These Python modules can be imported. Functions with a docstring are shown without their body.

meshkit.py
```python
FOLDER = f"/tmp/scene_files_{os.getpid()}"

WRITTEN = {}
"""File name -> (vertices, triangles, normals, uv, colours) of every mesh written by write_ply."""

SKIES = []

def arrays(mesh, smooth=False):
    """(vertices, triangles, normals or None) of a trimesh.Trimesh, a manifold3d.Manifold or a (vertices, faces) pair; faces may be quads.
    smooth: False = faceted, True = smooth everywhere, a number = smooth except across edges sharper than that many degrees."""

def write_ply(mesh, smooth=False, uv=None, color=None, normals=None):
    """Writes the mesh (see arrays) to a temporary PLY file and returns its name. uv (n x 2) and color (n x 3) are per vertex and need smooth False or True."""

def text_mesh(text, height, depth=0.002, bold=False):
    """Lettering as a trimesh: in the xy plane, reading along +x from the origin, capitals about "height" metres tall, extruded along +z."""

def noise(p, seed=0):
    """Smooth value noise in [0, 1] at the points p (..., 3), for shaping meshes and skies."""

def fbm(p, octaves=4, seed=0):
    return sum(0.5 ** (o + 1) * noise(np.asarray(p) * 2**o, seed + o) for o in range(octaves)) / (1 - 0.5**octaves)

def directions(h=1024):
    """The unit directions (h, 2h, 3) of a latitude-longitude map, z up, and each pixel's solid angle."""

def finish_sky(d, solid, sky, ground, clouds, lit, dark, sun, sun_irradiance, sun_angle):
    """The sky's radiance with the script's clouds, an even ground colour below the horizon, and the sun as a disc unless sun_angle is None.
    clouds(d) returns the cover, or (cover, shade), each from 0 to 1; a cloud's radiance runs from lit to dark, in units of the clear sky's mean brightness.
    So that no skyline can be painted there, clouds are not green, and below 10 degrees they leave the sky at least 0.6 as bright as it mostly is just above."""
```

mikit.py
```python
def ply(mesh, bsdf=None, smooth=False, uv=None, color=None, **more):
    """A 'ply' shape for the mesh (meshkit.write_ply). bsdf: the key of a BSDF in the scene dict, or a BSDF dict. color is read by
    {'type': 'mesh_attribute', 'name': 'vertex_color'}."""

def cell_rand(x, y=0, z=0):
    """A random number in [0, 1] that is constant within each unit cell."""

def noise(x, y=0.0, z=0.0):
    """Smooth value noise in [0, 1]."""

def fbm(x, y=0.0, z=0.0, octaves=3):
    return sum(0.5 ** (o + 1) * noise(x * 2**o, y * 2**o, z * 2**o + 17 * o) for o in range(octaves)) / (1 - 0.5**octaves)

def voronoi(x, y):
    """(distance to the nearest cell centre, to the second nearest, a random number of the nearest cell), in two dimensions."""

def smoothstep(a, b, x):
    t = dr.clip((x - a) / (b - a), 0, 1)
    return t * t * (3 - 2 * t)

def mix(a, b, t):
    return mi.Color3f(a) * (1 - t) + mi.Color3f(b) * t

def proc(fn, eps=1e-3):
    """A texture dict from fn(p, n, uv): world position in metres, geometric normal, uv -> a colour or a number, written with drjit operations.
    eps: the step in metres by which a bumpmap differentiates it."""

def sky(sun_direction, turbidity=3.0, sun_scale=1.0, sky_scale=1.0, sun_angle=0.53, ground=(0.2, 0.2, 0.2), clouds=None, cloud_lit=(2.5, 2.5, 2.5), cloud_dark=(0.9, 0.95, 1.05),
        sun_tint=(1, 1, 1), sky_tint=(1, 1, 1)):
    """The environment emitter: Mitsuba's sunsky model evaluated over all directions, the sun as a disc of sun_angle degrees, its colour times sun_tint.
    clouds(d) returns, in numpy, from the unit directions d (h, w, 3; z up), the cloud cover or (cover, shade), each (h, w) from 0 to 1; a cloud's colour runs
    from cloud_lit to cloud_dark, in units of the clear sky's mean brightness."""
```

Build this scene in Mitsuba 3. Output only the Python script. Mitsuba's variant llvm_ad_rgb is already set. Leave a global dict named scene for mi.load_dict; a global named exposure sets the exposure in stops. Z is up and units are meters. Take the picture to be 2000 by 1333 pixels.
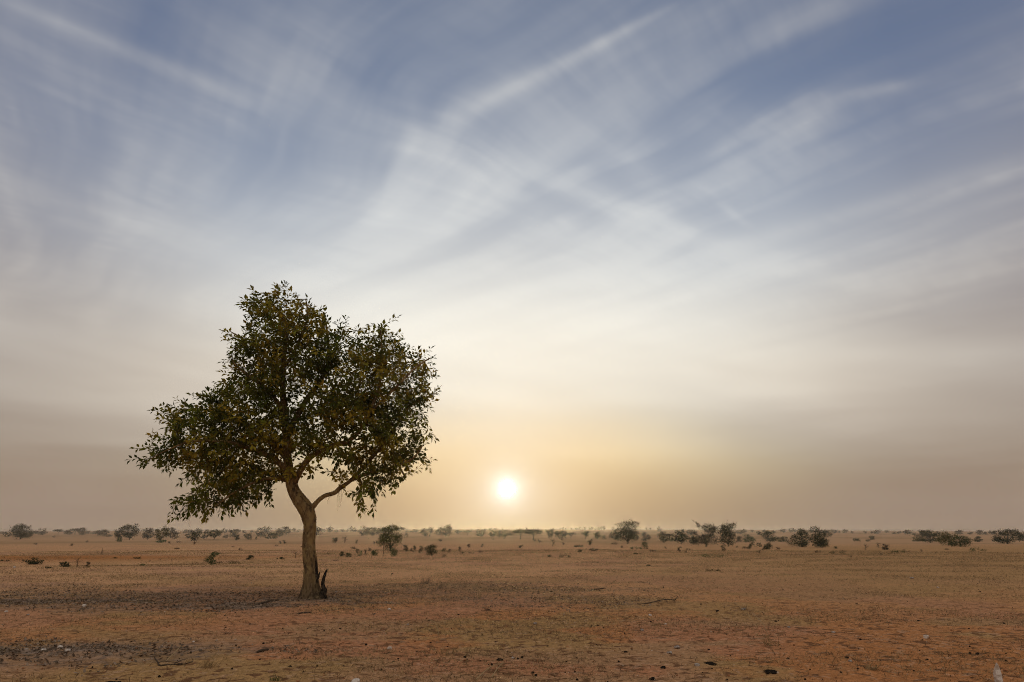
import math
import numpy as np
import trimesh
import mitsuba as mi
import drjit as dr
import mikit
import meshkit
from mikit import fbm, noise, smoothstep, mix
from scipy.interpolate import RegularGridInterpolator, PchipInterpolator
from scipy.spatial import cKDTree

T = mi.ScalarTransform4f
scene, labels = {"type": "scene"}, {}

# ------------------------------------------------------------------ camera, air, sky, exposure
EYE = 1.5
PITCH = math.atan(369.5 / 1400)
scene["camera"] = {
    "type": "perspective", "fov": math.degrees(2 * math.atan(1000 / 1400)), "fov_axis": "x",
    "near_clip": 0.05, "far_clip": 12000.0,
    "to_world": T().look_at(origin=[0, 0, EYE], target=[0, math.cos(PITCH), EYE + math.sin(PITCH)], up=[0, 0, 1]),
    "medium": {"type": "ref", "id": "dusty_air"},
}
exposure = 4.0
SUN = np.array([-0.00699569, 0.99847345, 0.05478895])
# dusty veil and cirrus: cover and shade by elevation (rows) and by bearing from the sun (columns), both in degrees
ELEV = [0, 1, 2, 3, 4, 5, 6, 8, 10, 12, 14, 17, 20, 24, 28, 34, 42, 55, 70, 90]
BEAR = [0, 3, 6, 9, 12, 15, 18, 22, 26, 32, 40, 60, 90, 130, 180]
COVER = [
    [0.76, 0.79, 0.82, 0.85, 0.86, 0.87, 0.89, 0.93, 0.96, 0.99, 0.99, 0.98, 0.95, 0.93, 0.89],
    [0.72, 0.74, 0.77, 0.80, 0.82, 0.84, 0.86, 0.91, 0.96, 0.99, 0.97, 0.94, 0.94, 0.95, 0.93],
    [0.65, 0.68, 0.72, 0.75, 0.77, 0.79, 0.82, 0.87, 0.94, 0.97, 0.93, 0.87, 0.89, 0.94, 0.95],
    [0.58, 0.61, 0.65, 0.68, 0.70, 0.72, 0.75, 0.81, 0.90, 0.94, 0.89, 0.81, 0.84, 0.91, 0.95],
    [0.51, 0.53, 0.56, 0.58, 0.60, 0.61, 0.65, 0.72, 0.84, 0.90, 0.87, 0.80, 0.84, 0.93, 0.97],
    [0.43, 0.44, 0.45, 0.45, 0.46, 0.49, 0.54, 0.65, 0.80, 0.88, 0.85, 0.81, 0.87, 0.95, 0.98],
    [0.36, 0.35, 0.34, 0.33, 0.34, 0.41, 0.53, 0.69, 0.83, 0.86, 0.82, 0.82, 0.89, 0.95, 0.98],
    [0.38, 0.37, 0.35, 0.34, 0.38, 0.51, 0.69, 0.84, 0.90, 0.85, 0.79, 0.82, 0.89, 0.96, 0.99],
    [0.57, 0.56, 0.57, 0.59, 0.66, 0.77, 0.88, 0.93, 0.91, 0.83, 0.78, 0.81, 0.89, 0.95, 0.98],
    [0.74, 0.74, 0.75, 0.78, 0.82, 0.86, 0.89, 0.89, 0.86, 0.79, 0.75, 0.79, 0.86, 0.92, 0.94],
    [0.69, 0.69, 0.70, 0.70, 0.71, 0.72, 0.73, 0.73, 0.73, 0.72, 0.71, 0.76, 0.83, 0.88, 0.90],
    [0.48, 0.48, 0.48, 0.48, 0.48, 0.49, 0.50, 0.52, 0.56, 0.59, 0.63, 0.70, 0.78, 0.83, 0.85],
    [0.29, 0.28, 0.29, 0.29, 0.29, 0.29, 0.30, 0.33, 0.37, 0.44, 0.51, 0.61, 0.72, 0.78, 0.79],
    [0.18, 0.18, 0.18, 0.18, 0.18, 0.17, 0.17, 0.19, 0.23, 0.30, 0.39, 0.52, 0.64, 0.71, 0.74],
    [0.11, 0.11, 0.11, 0.11, 0.11, 0.11, 0.10, 0.11, 0.14, 0.18, 0.27, 0.41, 0.55, 0.62, 0.66],
    [0.07, 0.07, 0.07, 0.07, 0.07, 0.07, 0.07, 0.07, 0.08, 0.11, 0.17, 0.31, 0.43, 0.50, 0.54],
    [0.06, 0.06, 0.06, 0.06, 0.06, 0.06, 0.06, 0.06, 0.06, 0.07, 0.12, 0.23, 0.33, 0.39, 0.43],
    [0.08, 0.08, 0.08, 0.08, 0.08, 0.08, 0.08, 0.08, 0.08, 0.08, 0.11, 0.19, 0.27, 0.32, 0.35],
    [0.14, 0.14, 0.14, 0.14, 0.14, 0.14, 0.14, 0.14, 0.14, 0.14, 0.16, 0.20, 0.25, 0.29, 0.31],
    [0.22, 0.22, 0.22, 0.22, 0.22, 0.22, 0.22, 0.22, 0.22, 0.22, 0.23, 0.24, 0.26, 0.27, 0.28],
]
SHADE = [
    [1.00, 1.00, 1.00, 1.00, 1.00, 1.00, 1.00, 0.99, 0.98, 0.99, 0.99, 0.98, 0.95, 0.91, 0.88],
    [1.00, 1.00, 1.00, 1.00, 1.00, 1.00, 1.00, 0.99, 0.98, 0.98, 0.99, 0.98, 0.95, 0.91, 0.88],
    [1.00, 1.00, 1.00, 1.00, 1.00, 1.00, 1.00, 0.99, 0.98, 0.98, 0.99, 0.98, 0.95, 0.91, 0.88],
    [1.00, 1.00, 1.00, 1.00, 1.00, 1.00, 1.00, 0.99, 0.98, 0.98, 0.99, 0.98, 0.94, 0.90, 0.87],
    [1.00, 1.00, 1.00, 1.00, 1.00, 1.00, 1.00, 0.99, 0.97, 0.97, 0.99, 0.98, 0.94, 0.90, 0.86],
    [0.99, 0.99, 0.99, 0.99, 0.99, 0.99, 0.99, 0.97, 0.95, 0.96, 0.98, 0.97, 0.94, 0.89, 0.86],
    [0.93, 0.93, 0.93, 0.93, 0.93, 0.93, 0.93, 0.91, 0.90, 0.93, 0.96, 0.96, 0.93, 0.89, 0.85],
    [0.74, 0.75, 0.76, 0.76, 0.75, 0.76, 0.78, 0.80, 0.83, 0.88, 0.93, 0.93, 0.91, 0.88, 0.84],
    [0.57, 0.57, 0.58, 0.59, 0.62, 0.65, 0.68, 0.72, 0.77, 0.83, 0.89, 0.90, 0.89, 0.86, 0.83],
    [0.50, 0.51, 0.51, 0.53, 0.56, 0.59, 0.63, 0.67, 0.73, 0.81, 0.87, 0.89, 0.88, 0.85, 0.81],
    [0.42, 0.43, 0.44, 0.44, 0.46, 0.50, 0.54, 0.61, 0.70, 0.80, 0.88, 0.88, 0.86, 0.83, 0.79],
    [0.25, 0.25, 0.26, 0.27, 0.30, 0.34, 0.40, 0.51, 0.65, 0.79, 0.88, 0.88, 0.84, 0.80, 0.76],
    [0.09, 0.08, 0.08, 0.09, 0.11, 0.15, 0.22, 0.37, 0.58, 0.78, 0.90, 0.87, 0.80, 0.75, 0.72],
    [0.03, 0.02, 0.02, 0.03, 0.04, 0.07, 0.11, 0.26, 0.53, 0.79, 0.91, 0.85, 0.75, 0.69, 0.66],
    [0.08, 0.08, 0.08, 0.09, 0.12, 0.16, 0.21, 0.34, 0.60, 0.85, 0.92, 0.81, 0.67, 0.59, 0.56],
    [0.29, 0.31, 0.32, 0.34, 0.37, 0.43, 0.50, 0.63, 0.80, 0.92, 0.91, 0.73, 0.51, 0.42, 0.39],
    [0.47, 0.48, 0.49, 0.51, 0.54, 0.58, 0.62, 0.67, 0.73, 0.77, 0.72, 0.51, 0.27, 0.19, 0.19],
    [0.26, 0.26, 0.26, 0.27, 0.28, 0.30, 0.30, 0.27, 0.28, 0.33, 0.31, 0.19, 0.08, 0.05, 0.06],
    [0.05, 0.05, 0.05, 0.05, 0.06, 0.06, 0.05, 0.04, 0.05, 0.08, 0.08, 0.04, 0.02, 0.01, 0.02],
    [0.00, 0.00, 0.00, 0.00, 0.00, 0.00, 0.00, 0.00, 0.01, 0.02, 0.02, 0.01, 0.00, 0.00, 0.00],
]
BANDS = [
    (-0.957, 1.210, -0.636, 1.506, 0.030, 0.050, 0.420, 0.250),
    (-0.616, 1.594, -0.318, 1.270, 0.135, 0.136, 0.350, 0.800),
    (0.274, 1.263, -0.025, 1.538, 0.014, 0.030, 0.550, 0.450),
    (-0.025, 1.538, -0.281, 1.771, 0.042, 0.077, 0.420, 0.600),
    (-0.243, 1.691, -0.445, 2.167, 0.039, 0.045, 0.420, 0.400),
    (-0.381, 1.270, -0.350, 1.426, 0.091, 0.101, 0.300, 0.900),
    (-0.508, 1.407, -0.257, 1.594, 0.125, 0.116, 0.280, 0.900),
    (-0.169, 1.771, 0.238, 2.382, 0.110, 0.115, 0.250, 0.700),
    (0.000, 1.828, 0.849, 2.530, 0.081, 0.088, 0.500, 0.300),
    (0.849, 2.530, 1.521, 2.882, 0.109, 0.094, 0.250, 0.300),
    (1.440, 1.822, 0.877, 2.382, 0.077, 0.097, 0.420, 0.150),
    (0.877, 2.382, 0.391, 2.882, 0.097, 0.104, 0.300, 0.200),
    (-1.484, 1.951, -1.153, 2.429, 0.138, 0.202, 0.400, 0.300),
    (-1.153, 2.429, -0.792, 2.755, 0.221, 0.250, 0.300, 0.300),
    (0.500, 1.641, 0.801, 1.549, 0.164, 0.115, 0.500, 0.950),
    (0.734, 1.506, 0.934, 1.426, 0.062, 0.036, 0.500, 0.600),
    (0.305, 1.743, 0.435, 1.985, 0.047, 0.053, 0.320, 0.700),
    (0.667, 2.091, 0.798, 2.249, 0.024, 0.022, 0.300, 0.300),
    (-1.523, 2.187, -1.430, 2.292, 0.087, 0.060, 0.320, 0.300),
    (1.965, 2.610, 1.701, 3.020, 0.123, 0.140, 0.280, 0.200),
    (-0.513, 1.594, -0.187, 1.666, 0.156, 0.162, 0.250, 0.600),
    (0.530, 1.270, 0.720, 1.225, 0.126, 0.104, 0.200, 0.700),
]


def clouds(d):
    s = SUN / np.linalg.norm(SUN)
    el = np.degrees(np.arcsin(np.clip(d[..., 2], 0, 1)))
    az = np.degrees(np.arctan2(d[..., 0], d[..., 1]) - np.arctan2(s[0], s[1]))
    az = np.abs((az + 180) % 360 - 180)
    q = np.stack([el, az], -1)
    cover = RegularGridInterpolator((ELEV, BEAR), np.array(COVER), method="linear")(q)
    shade = RegularGridInterpolator((ELEV, BEAR), np.array(SHADE), method="linear")(q)
    # the cirrus lies on a plane one unit up
    z = np.maximum(d[..., 2], 0.06)
    P = np.stack([d[..., 0] / z, d[..., 1] / z, 0 * z], -1)
    warp = np.stack([meshkit.fbm(P * 0.9 + 3.7, 3, 5) - 0.5, meshkit.fbm(P * 0.9 + 9.1, 3, 6) - 0.5, 0 * z], -1)
    Q = P + 0.55 * warp

    def fibres(angle, long, wide, seed, octaves=4):
        c, t = math.cos(angle), math.sin(angle)
        return meshkit.fbm(np.stack([(Q[..., 0] * c + Q[..., 1] * t) / long, (-Q[..., 0] * t + Q[..., 1] * c) / wide, 0 * z], -1), octaves, seed)

    soft = np.clip((meshkit.fbm(Q * 0.8 + 1.3, 4, 11) - 0.36) / 0.5, 0, 1)
    wisps = np.clip((0.62 * fibres(2.25, 1.3, 0.17, 21, 5) + 0.38 * meshkit.fbm(Q * 2.1 + 4.4, 5, 31) - 0.40) / 0.30, 0, 1)
    fine = 0.3 * fibres(1.15, 0.7, 0.07, 41) + 0.35 * meshkit.fbm(Q * 5.0 + 2.2, 5, 43) + 0.35 * fibres(0.75, 0.30, 0.035, 45, 5)
    streak = 0.42 * soft + 0.52 * wisps * (0.1 + 1.8 * fine)
    for x0, y0, x1, y1, w0, w1, power, ragged in BANDS:
        a, b = np.array([x0, y0]), np.array([x1, y1])
        ab = b - a
        L = np.linalg.norm(ab)
        R = P[..., :2] + (0.32 * ragged) * warp[..., :2] - a
        t = (R @ ab) / L**2
        off = (R @ np.array([-ab[1], ab[0]])) / L
        w = 1.35 * (w0 + (w1 - w0) * np.clip(t, 0, 1)) * (0.55 + 0.9 * soft)
        ends = np.clip((t + 0.25) / 0.4, 0, 1) * np.clip((1.25 - t) / 0.4, 0, 1)
        body = np.exp(-((off / w) ** 2)) * ends
        streak = streak + 0.85 * power * body * (0.25 + 1.5 * fine) * (1 - 0.6 * ragged + 1.2 * ragged * wisps)
    high = np.clip((el - 12) / 14, 0, 1)
    low = np.clip(1 - el / 16, 0, 1)
    k = np.clip(streak, 0, 1) * high
    far = np.clip(az / 60, 0, 1)
    # a streak adds cloud and is lit
    lit_shade = 0.22 + 0.10 * np.clip((el - 18) / 22, 0, 1) + 0.10 * np.clip((az - 10) / 30, 0, 1)
    lit_shade = np.minimum(lit_shade, shade)
    k2 = np.clip(0.56 * k, 0, 1)
    out_cover = cover + (np.maximum(0.30 - cover, 0) + 0.14) * k2
    out_shade = shade + (lit_shade - shade) * k2
    gap = high * (0.5 - np.clip(streak, 0, 0.5))
    out_cover = out_cover * (1 - 0.45 * gap)
    out_shade = np.clip(out_shade + 0.05 * gap, 0, 1)
    # faint layered bars of dust low down
    bars = meshkit.fbm(np.stack([az * 0.035 * np.sign(d[..., 0]), el * 0.55, 0 * el], -1), 3, 77) - 0.5
    out_shade = np.clip(out_shade + 0.04 * bars * low * (0.4 + 0.6 * np.clip(az / 12, 0, 1)), 0, 1)
    # the aureole: the veil is brightest right round the sun
    g = np.degrees(np.arccos(np.clip(d @ s, -1, 1)))
    glow = np.exp(-((g / 0.9) ** 1.3)) * 0.75 + 0.34 * np.exp(-((g / 4.6) ** 1.5))
    out_shade = out_shade * (1 - np.clip(glow, 0, 1))
    out_cover = out_cover + (1 - out_cover) * np.clip(1.2 * glow, 0, 1)
    # thin dark banks of dust in the bright veil above the sun
    mid = np.exp(-(((el - 13) / 8) ** 2))
    side = az * np.sign(d[..., 0])
    tilt = meshkit.fbm(np.stack([side * 0.045 + 3, (el + 0.16 * side) * 0.30, 0 * el], -1), 4, 93) - 0.5
    out_shade = np.clip(out_shade + mid * (0.15 * tilt + 0.07 * (0.45 - soft)), 0, 1)
    return out_cover, out_shade


scene["sky"] = mikit.sky(SUN.tolist(), turbidity=2.5, sun_scale=0.026, sun_tint=(1, 2.05, 12), sun_angle=1.0, sky_scale=0.5, sky_tint=(0.58, 0.734, 1.194), ground=(0.3, 0.15, 0.08),
                         clouds=clouds, cloud_lit=(10.271, 9.945, 8.612), cloud_dark=(1.748, 1.233, 0.925))
scene["dusty_air"] = {"type": "homogeneous", "albedo": {"type": "rgb", "value": [0.97, 0.93, 0.87]}, "sigma_t": 0.00032, "phase": {"type": "hg", "g": 0.80}}

# ------------------------------------------------------------------ terrain
PROFILE = PchipInterpolator(np.log([0.5, 20, 30, 60, 90, 120, 170, 280, 400, 600, 850, 1100, 1700, 2200, 2800, 3600]),
                            [0, 0, -0.05, -0.26, -0.52, -0.82, -1.6, -2.5, -2.79, -2.79, -2.14, -1.64, -0.32, 1.5, 3.5, 5.0])


def ramp(a, b, x):
    t = np.clip((x - a) / (b - a), 0, 1)
    return t * t * (3 - 2 * t)


def ground_height(x, y):
    x, y = np.asarray(x, float), np.asarray(y, float)
    r = np.hypot(x, y)
    z = PROFILE(np.log(np.clip(y, 0.5, 3600)))
    P = np.stack([x, y, 0 * x], -1)
    z = z + (meshkit.fbm(P / 0.55, 3, 3) - 0.5) * 0.05 * (1 - ramp(16, 40, r)) + (meshkit.fbm(P / 4.0, 2, 4) - 0.5) * 0.07 * ramp(2, 12, r)
    z = z + (meshkit.fbm(P / 45.0, 3, 8) - 0.5) * np.clip(0.0035 * np.maximum(r - 40, 0), 0, 1.4)
    z = z - 4.5 * np.minimum(np.abs(x) / 1500.0, 1.3) ** 2 * ramp(500, 2000, y)
    return z - 0.35 * np.exp(-(((x + 27) / 12) ** 2) - ((y - 42) / 5.0) ** 2)

def build_ground():
    rng = np.random.default_rng(1)
    near = np.concatenate([np.linspace(0.4, 6.6, 24), np.arange(6.7, 19, 0.036)])
    rr = list(near)
    step = 0.036
    while rr[-1] < 3600:
        step = max(step * 1.012, 0.0)
        rr.append(rr[-1] + max(step, rr[-1] * 0.004 if rr[-1] < 60 else rr[-1] * 0.018))
    rr = np.array(rr)
    th = np.concatenate([np.linspace(-41, 41, 760), np.linspace(41, 319, 120)[1:-1]])
    th = np.radians(th)
    R, A = np.meshgrid(rr, th, indexing="ij")
    x, y = R * np.sin(A), R * np.cos(A)
    z = ground_height(x, y)
    P = np.stack([x, y, 0 * x], -1)
    fade = 1 - ramp(11, 22, R)
    lumps = meshkit.fbm(P / 0.13, 3, 15) - 0.5
    dents = np.clip(meshkit.noise(P / 0.21, 17) - 0.72, 0, 1)
    z = z + fade * (0.026 * lumps - 0.03 * dents)
    n, m = R.shape
    v = np.stack([x, y, z], -1).reshape(-1, 3)
    i, j = np.meshgrid(np.arange(n - 1), np.arange(m), indexing="ij")
    a, b = i * m + j, i * m + (j + 1) % m
    q = np.stack([a, b, b + m, a + m], -1).reshape(-1, 4)
    f = np.vstack([q[:, [0, 1, 2]], q[:, [0, 2, 3]]])
    v = np.vstack([v, [[0, 0, 0]]])
    c = len(v) - 1
    j = np.arange(m)
    f = np.vstack([f, np.stack([np.full(m, c), (j + 1) % m, j], 1)])
    return v, f


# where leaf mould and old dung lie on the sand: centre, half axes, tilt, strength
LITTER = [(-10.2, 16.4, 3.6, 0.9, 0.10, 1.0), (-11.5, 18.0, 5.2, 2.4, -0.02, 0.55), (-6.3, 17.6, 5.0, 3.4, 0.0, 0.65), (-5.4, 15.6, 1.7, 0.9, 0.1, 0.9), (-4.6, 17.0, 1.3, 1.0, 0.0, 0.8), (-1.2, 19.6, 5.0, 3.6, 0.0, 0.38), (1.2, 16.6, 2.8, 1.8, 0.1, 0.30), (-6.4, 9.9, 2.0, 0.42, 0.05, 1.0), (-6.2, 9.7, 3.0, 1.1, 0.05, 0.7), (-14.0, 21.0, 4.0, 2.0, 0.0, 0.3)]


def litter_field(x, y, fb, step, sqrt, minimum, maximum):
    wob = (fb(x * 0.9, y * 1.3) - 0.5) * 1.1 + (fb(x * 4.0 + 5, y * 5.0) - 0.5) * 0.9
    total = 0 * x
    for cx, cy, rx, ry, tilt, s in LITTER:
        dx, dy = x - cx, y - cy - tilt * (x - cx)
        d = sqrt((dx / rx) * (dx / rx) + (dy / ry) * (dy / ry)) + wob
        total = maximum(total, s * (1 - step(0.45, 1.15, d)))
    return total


def ground_colour(p, n, uv):
    x, y = p.x, p.y
    r = dr.sqrt(x * x + y * y)
    broad = fbm(x * 0.16, y * 0.16, 3.0, 3)
    mid = fbm(x * 1.1, y * 1.5, 1.0, 4)
    fine = fbm(x * 9.0, y * 11.0, 2.0, 4)
    grain = noise(x * 60, y * 60, 0.0)
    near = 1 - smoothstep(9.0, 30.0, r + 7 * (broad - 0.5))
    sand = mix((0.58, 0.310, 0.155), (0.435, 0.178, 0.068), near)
    sand = mix(sand, (0.42, 0.185, 0.078), smoothstep(0.45, 0.75, mid) * 0.55 * near)
    straw = smoothstep(0.48, 0.62, fbm(x * 0.5 + 7, y * 0.7, 5.0, 4)) * (0.34 + 0.46 * near)
    sand = mix(sand, (0.36, 0.215, 0.090), straw)
    purple = smoothstep(0.5, 0.66, fbm(x * 0.35 + 31, y * 0.25, 8.0, 3)) * 0.35
    sand = mix(sand, (0.42, 0.20, 0.132), purple)
    # grassy ground on the right
    grassy = smoothstep(0.0, 0.5, x / dr.maximum(y, 1.0)) * smoothstep(12.0, 24.0, y) * (1 - smoothstep(80.0, 160.0, y))
    sand = mix(sand, (0.36, 0.200, 0.082), 0.6 * grassy)
    crumbs = smoothstep(0.56, 0.70, fine)
    sand = mix(sand, (0.155, 0.072, 0.036), crumbs * (0.65 * near + 0.25))
    pale = smoothstep(0.62, 0.74, fbm(x * 13 + 3, y * 15, 6.0, 3))
    sand = mix(sand, (0.52, 0.31, 0.19), pale * 0.4 * near)
    g2 = noise(x * 27, y * 33, 4.0)
    sand = sand * (0.60 + 0.40 * grain + 0.42 * g2)
    # red bank at the far left
    bank = dr.exp(-dr.square((x + 30) / 14) - dr.square((y - 49) / 3.2))
    sand = mix(sand, (0.40, 0.150, 0.045), 0.9 * bank)
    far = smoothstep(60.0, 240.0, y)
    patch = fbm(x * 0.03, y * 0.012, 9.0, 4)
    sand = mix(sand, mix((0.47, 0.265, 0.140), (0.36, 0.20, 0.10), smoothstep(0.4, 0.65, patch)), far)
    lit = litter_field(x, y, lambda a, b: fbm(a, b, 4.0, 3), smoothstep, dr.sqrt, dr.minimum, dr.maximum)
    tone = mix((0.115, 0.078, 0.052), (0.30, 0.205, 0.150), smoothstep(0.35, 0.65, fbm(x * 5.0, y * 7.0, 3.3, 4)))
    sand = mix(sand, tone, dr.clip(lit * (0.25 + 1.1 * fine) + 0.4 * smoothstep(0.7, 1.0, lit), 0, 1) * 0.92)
    return sand


def ground_bump(p, n, uv):
    return fbm(p.x * 16, p.y * 16, 0.0, 4)


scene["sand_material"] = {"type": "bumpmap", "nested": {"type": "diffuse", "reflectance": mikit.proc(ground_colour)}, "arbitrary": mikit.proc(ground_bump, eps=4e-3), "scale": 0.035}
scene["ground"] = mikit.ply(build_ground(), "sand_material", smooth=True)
labels["ground"] = {"label": "flat red sandy plain with dry straw, crumbs and dark leaf litter", "category": "ground", "kind": "structure"}

# ------------------------------------------------------------------ materials with one colour per vertex
VC = {"type": "mesh_attribute", "name": "vertex_color"}
scene["leaf_material"] = {"type": "principledthin", "base_color": VC, "roughness": 0.55, "diff_trans": 0.7, "spec_trans": 0.0, "eta": 1.3}
scene["bush_material"] = {"type": "principledthin", "base_color": VC, "roughness": 0.7, "diff_trans": 0.35, "spec_trans": 0.0, "eta": 1.2}
scene["matt_material"] = {"type": "twosided", "nested": {"type": "diffuse", "reflectance": VC}}


def bark_colour(p, n, uv):
    a = fbm(p.x * 9, p.y * 9, p.z * 4.0, 4)
    b = fbm(p.x * 38, p.y * 38, p.z * 13.0, 3)
    c = mix((0.285, 0.185, 0.078), (0.16, 0.10, 0.048), smoothstep(0.38, 0.62, a))
    c = mix(c, (0.40, 0.28, 0.15), smoothstep(0.56, 0.72, b) * 0.5)
    c = mix(c, (0.05, 0.033, 0.022), smoothstep(0.56, 0.70, fbm(p.x * 21 + 4, p.y * 21, p.z * 7.0, 3)) * 0.7)
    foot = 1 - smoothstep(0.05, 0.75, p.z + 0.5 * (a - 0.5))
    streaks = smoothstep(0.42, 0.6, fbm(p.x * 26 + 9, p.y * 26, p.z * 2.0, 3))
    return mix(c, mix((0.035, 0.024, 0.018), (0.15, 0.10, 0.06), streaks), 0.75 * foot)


def bark_bump(p, n, uv):
    return 0.6 * fbm(p.x * 30, p.y * 30, p.z * 9.0, 4) + 0.4 * fbm(p.x * 8, p.y * 8, p.z * 5.0, 3)


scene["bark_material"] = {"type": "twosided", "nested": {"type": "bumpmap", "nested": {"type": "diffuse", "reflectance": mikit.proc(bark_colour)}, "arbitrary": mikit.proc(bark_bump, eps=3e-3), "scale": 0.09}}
scene["charred_material"] = {"type": "twosided", "nested": {"type": "diffuse", "reflectance": mikit.proc(lambda p, n, uv: mix((0.014, 0.011, 0.009), (0.055, 0.038, 0.026), smoothstep(0.4, 0.65, fbm(p.x * 45, p.y * 45, p.z * 20, 3))))}}
scene["dung_material"] = {"type": "twosided", "nested": {"type": "diffuse", "reflectance": mikit.proc(lambda p, n, uv: mix((0.010, 0.008, 0.007), (0.032, 0.022, 0.015), fbm(p.x * 60, p.y * 60, p.z * 60, 3)))}}


def stone_material(light, dark):
    return {"type": "twosided", "nested": {"type": "diffuse", "reflectance": mikit.proc(lambda p, n, uv: mix(dark, light, smoothstep(0.3, 0.62, fbm(p.x * 35, p.y * 35, p.z * 35, 4))))}}


scene["white_stone_material"] = stone_material((0.66, 0.56, 0.48), (0.40, 0.30, 0.23))
scene["grey_stone_material"] = stone_material((0.40, 0.33, 0.28), (0.20, 0.145, 0.115))
scene["stick_material"] = {"type": "twosided", "nested": {"type": "diffuse", "reflectance": mikit.proc(lambda p, n, uv: mix((0.050, 0.036, 0.026), (0.125, 0.085, 0.058), fbm(p.x * 30, p.y * 30, p.z * 30, 3)))}}


# ------------------------------------------------------------------ mesh helpers
def unit(a):
    return a / np.maximum(np.linalg.norm(a, axis=-1, keepdims=True), 1e-9)


def join(parts):
    v = np.vstack([p[0] for p in parts])
    at = np.cumsum([0] + [len(p[0]) for p in parts])
    return v, np.vstack([np.asarray(p[1]) + a for p, a in zip(parts, at)])


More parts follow.
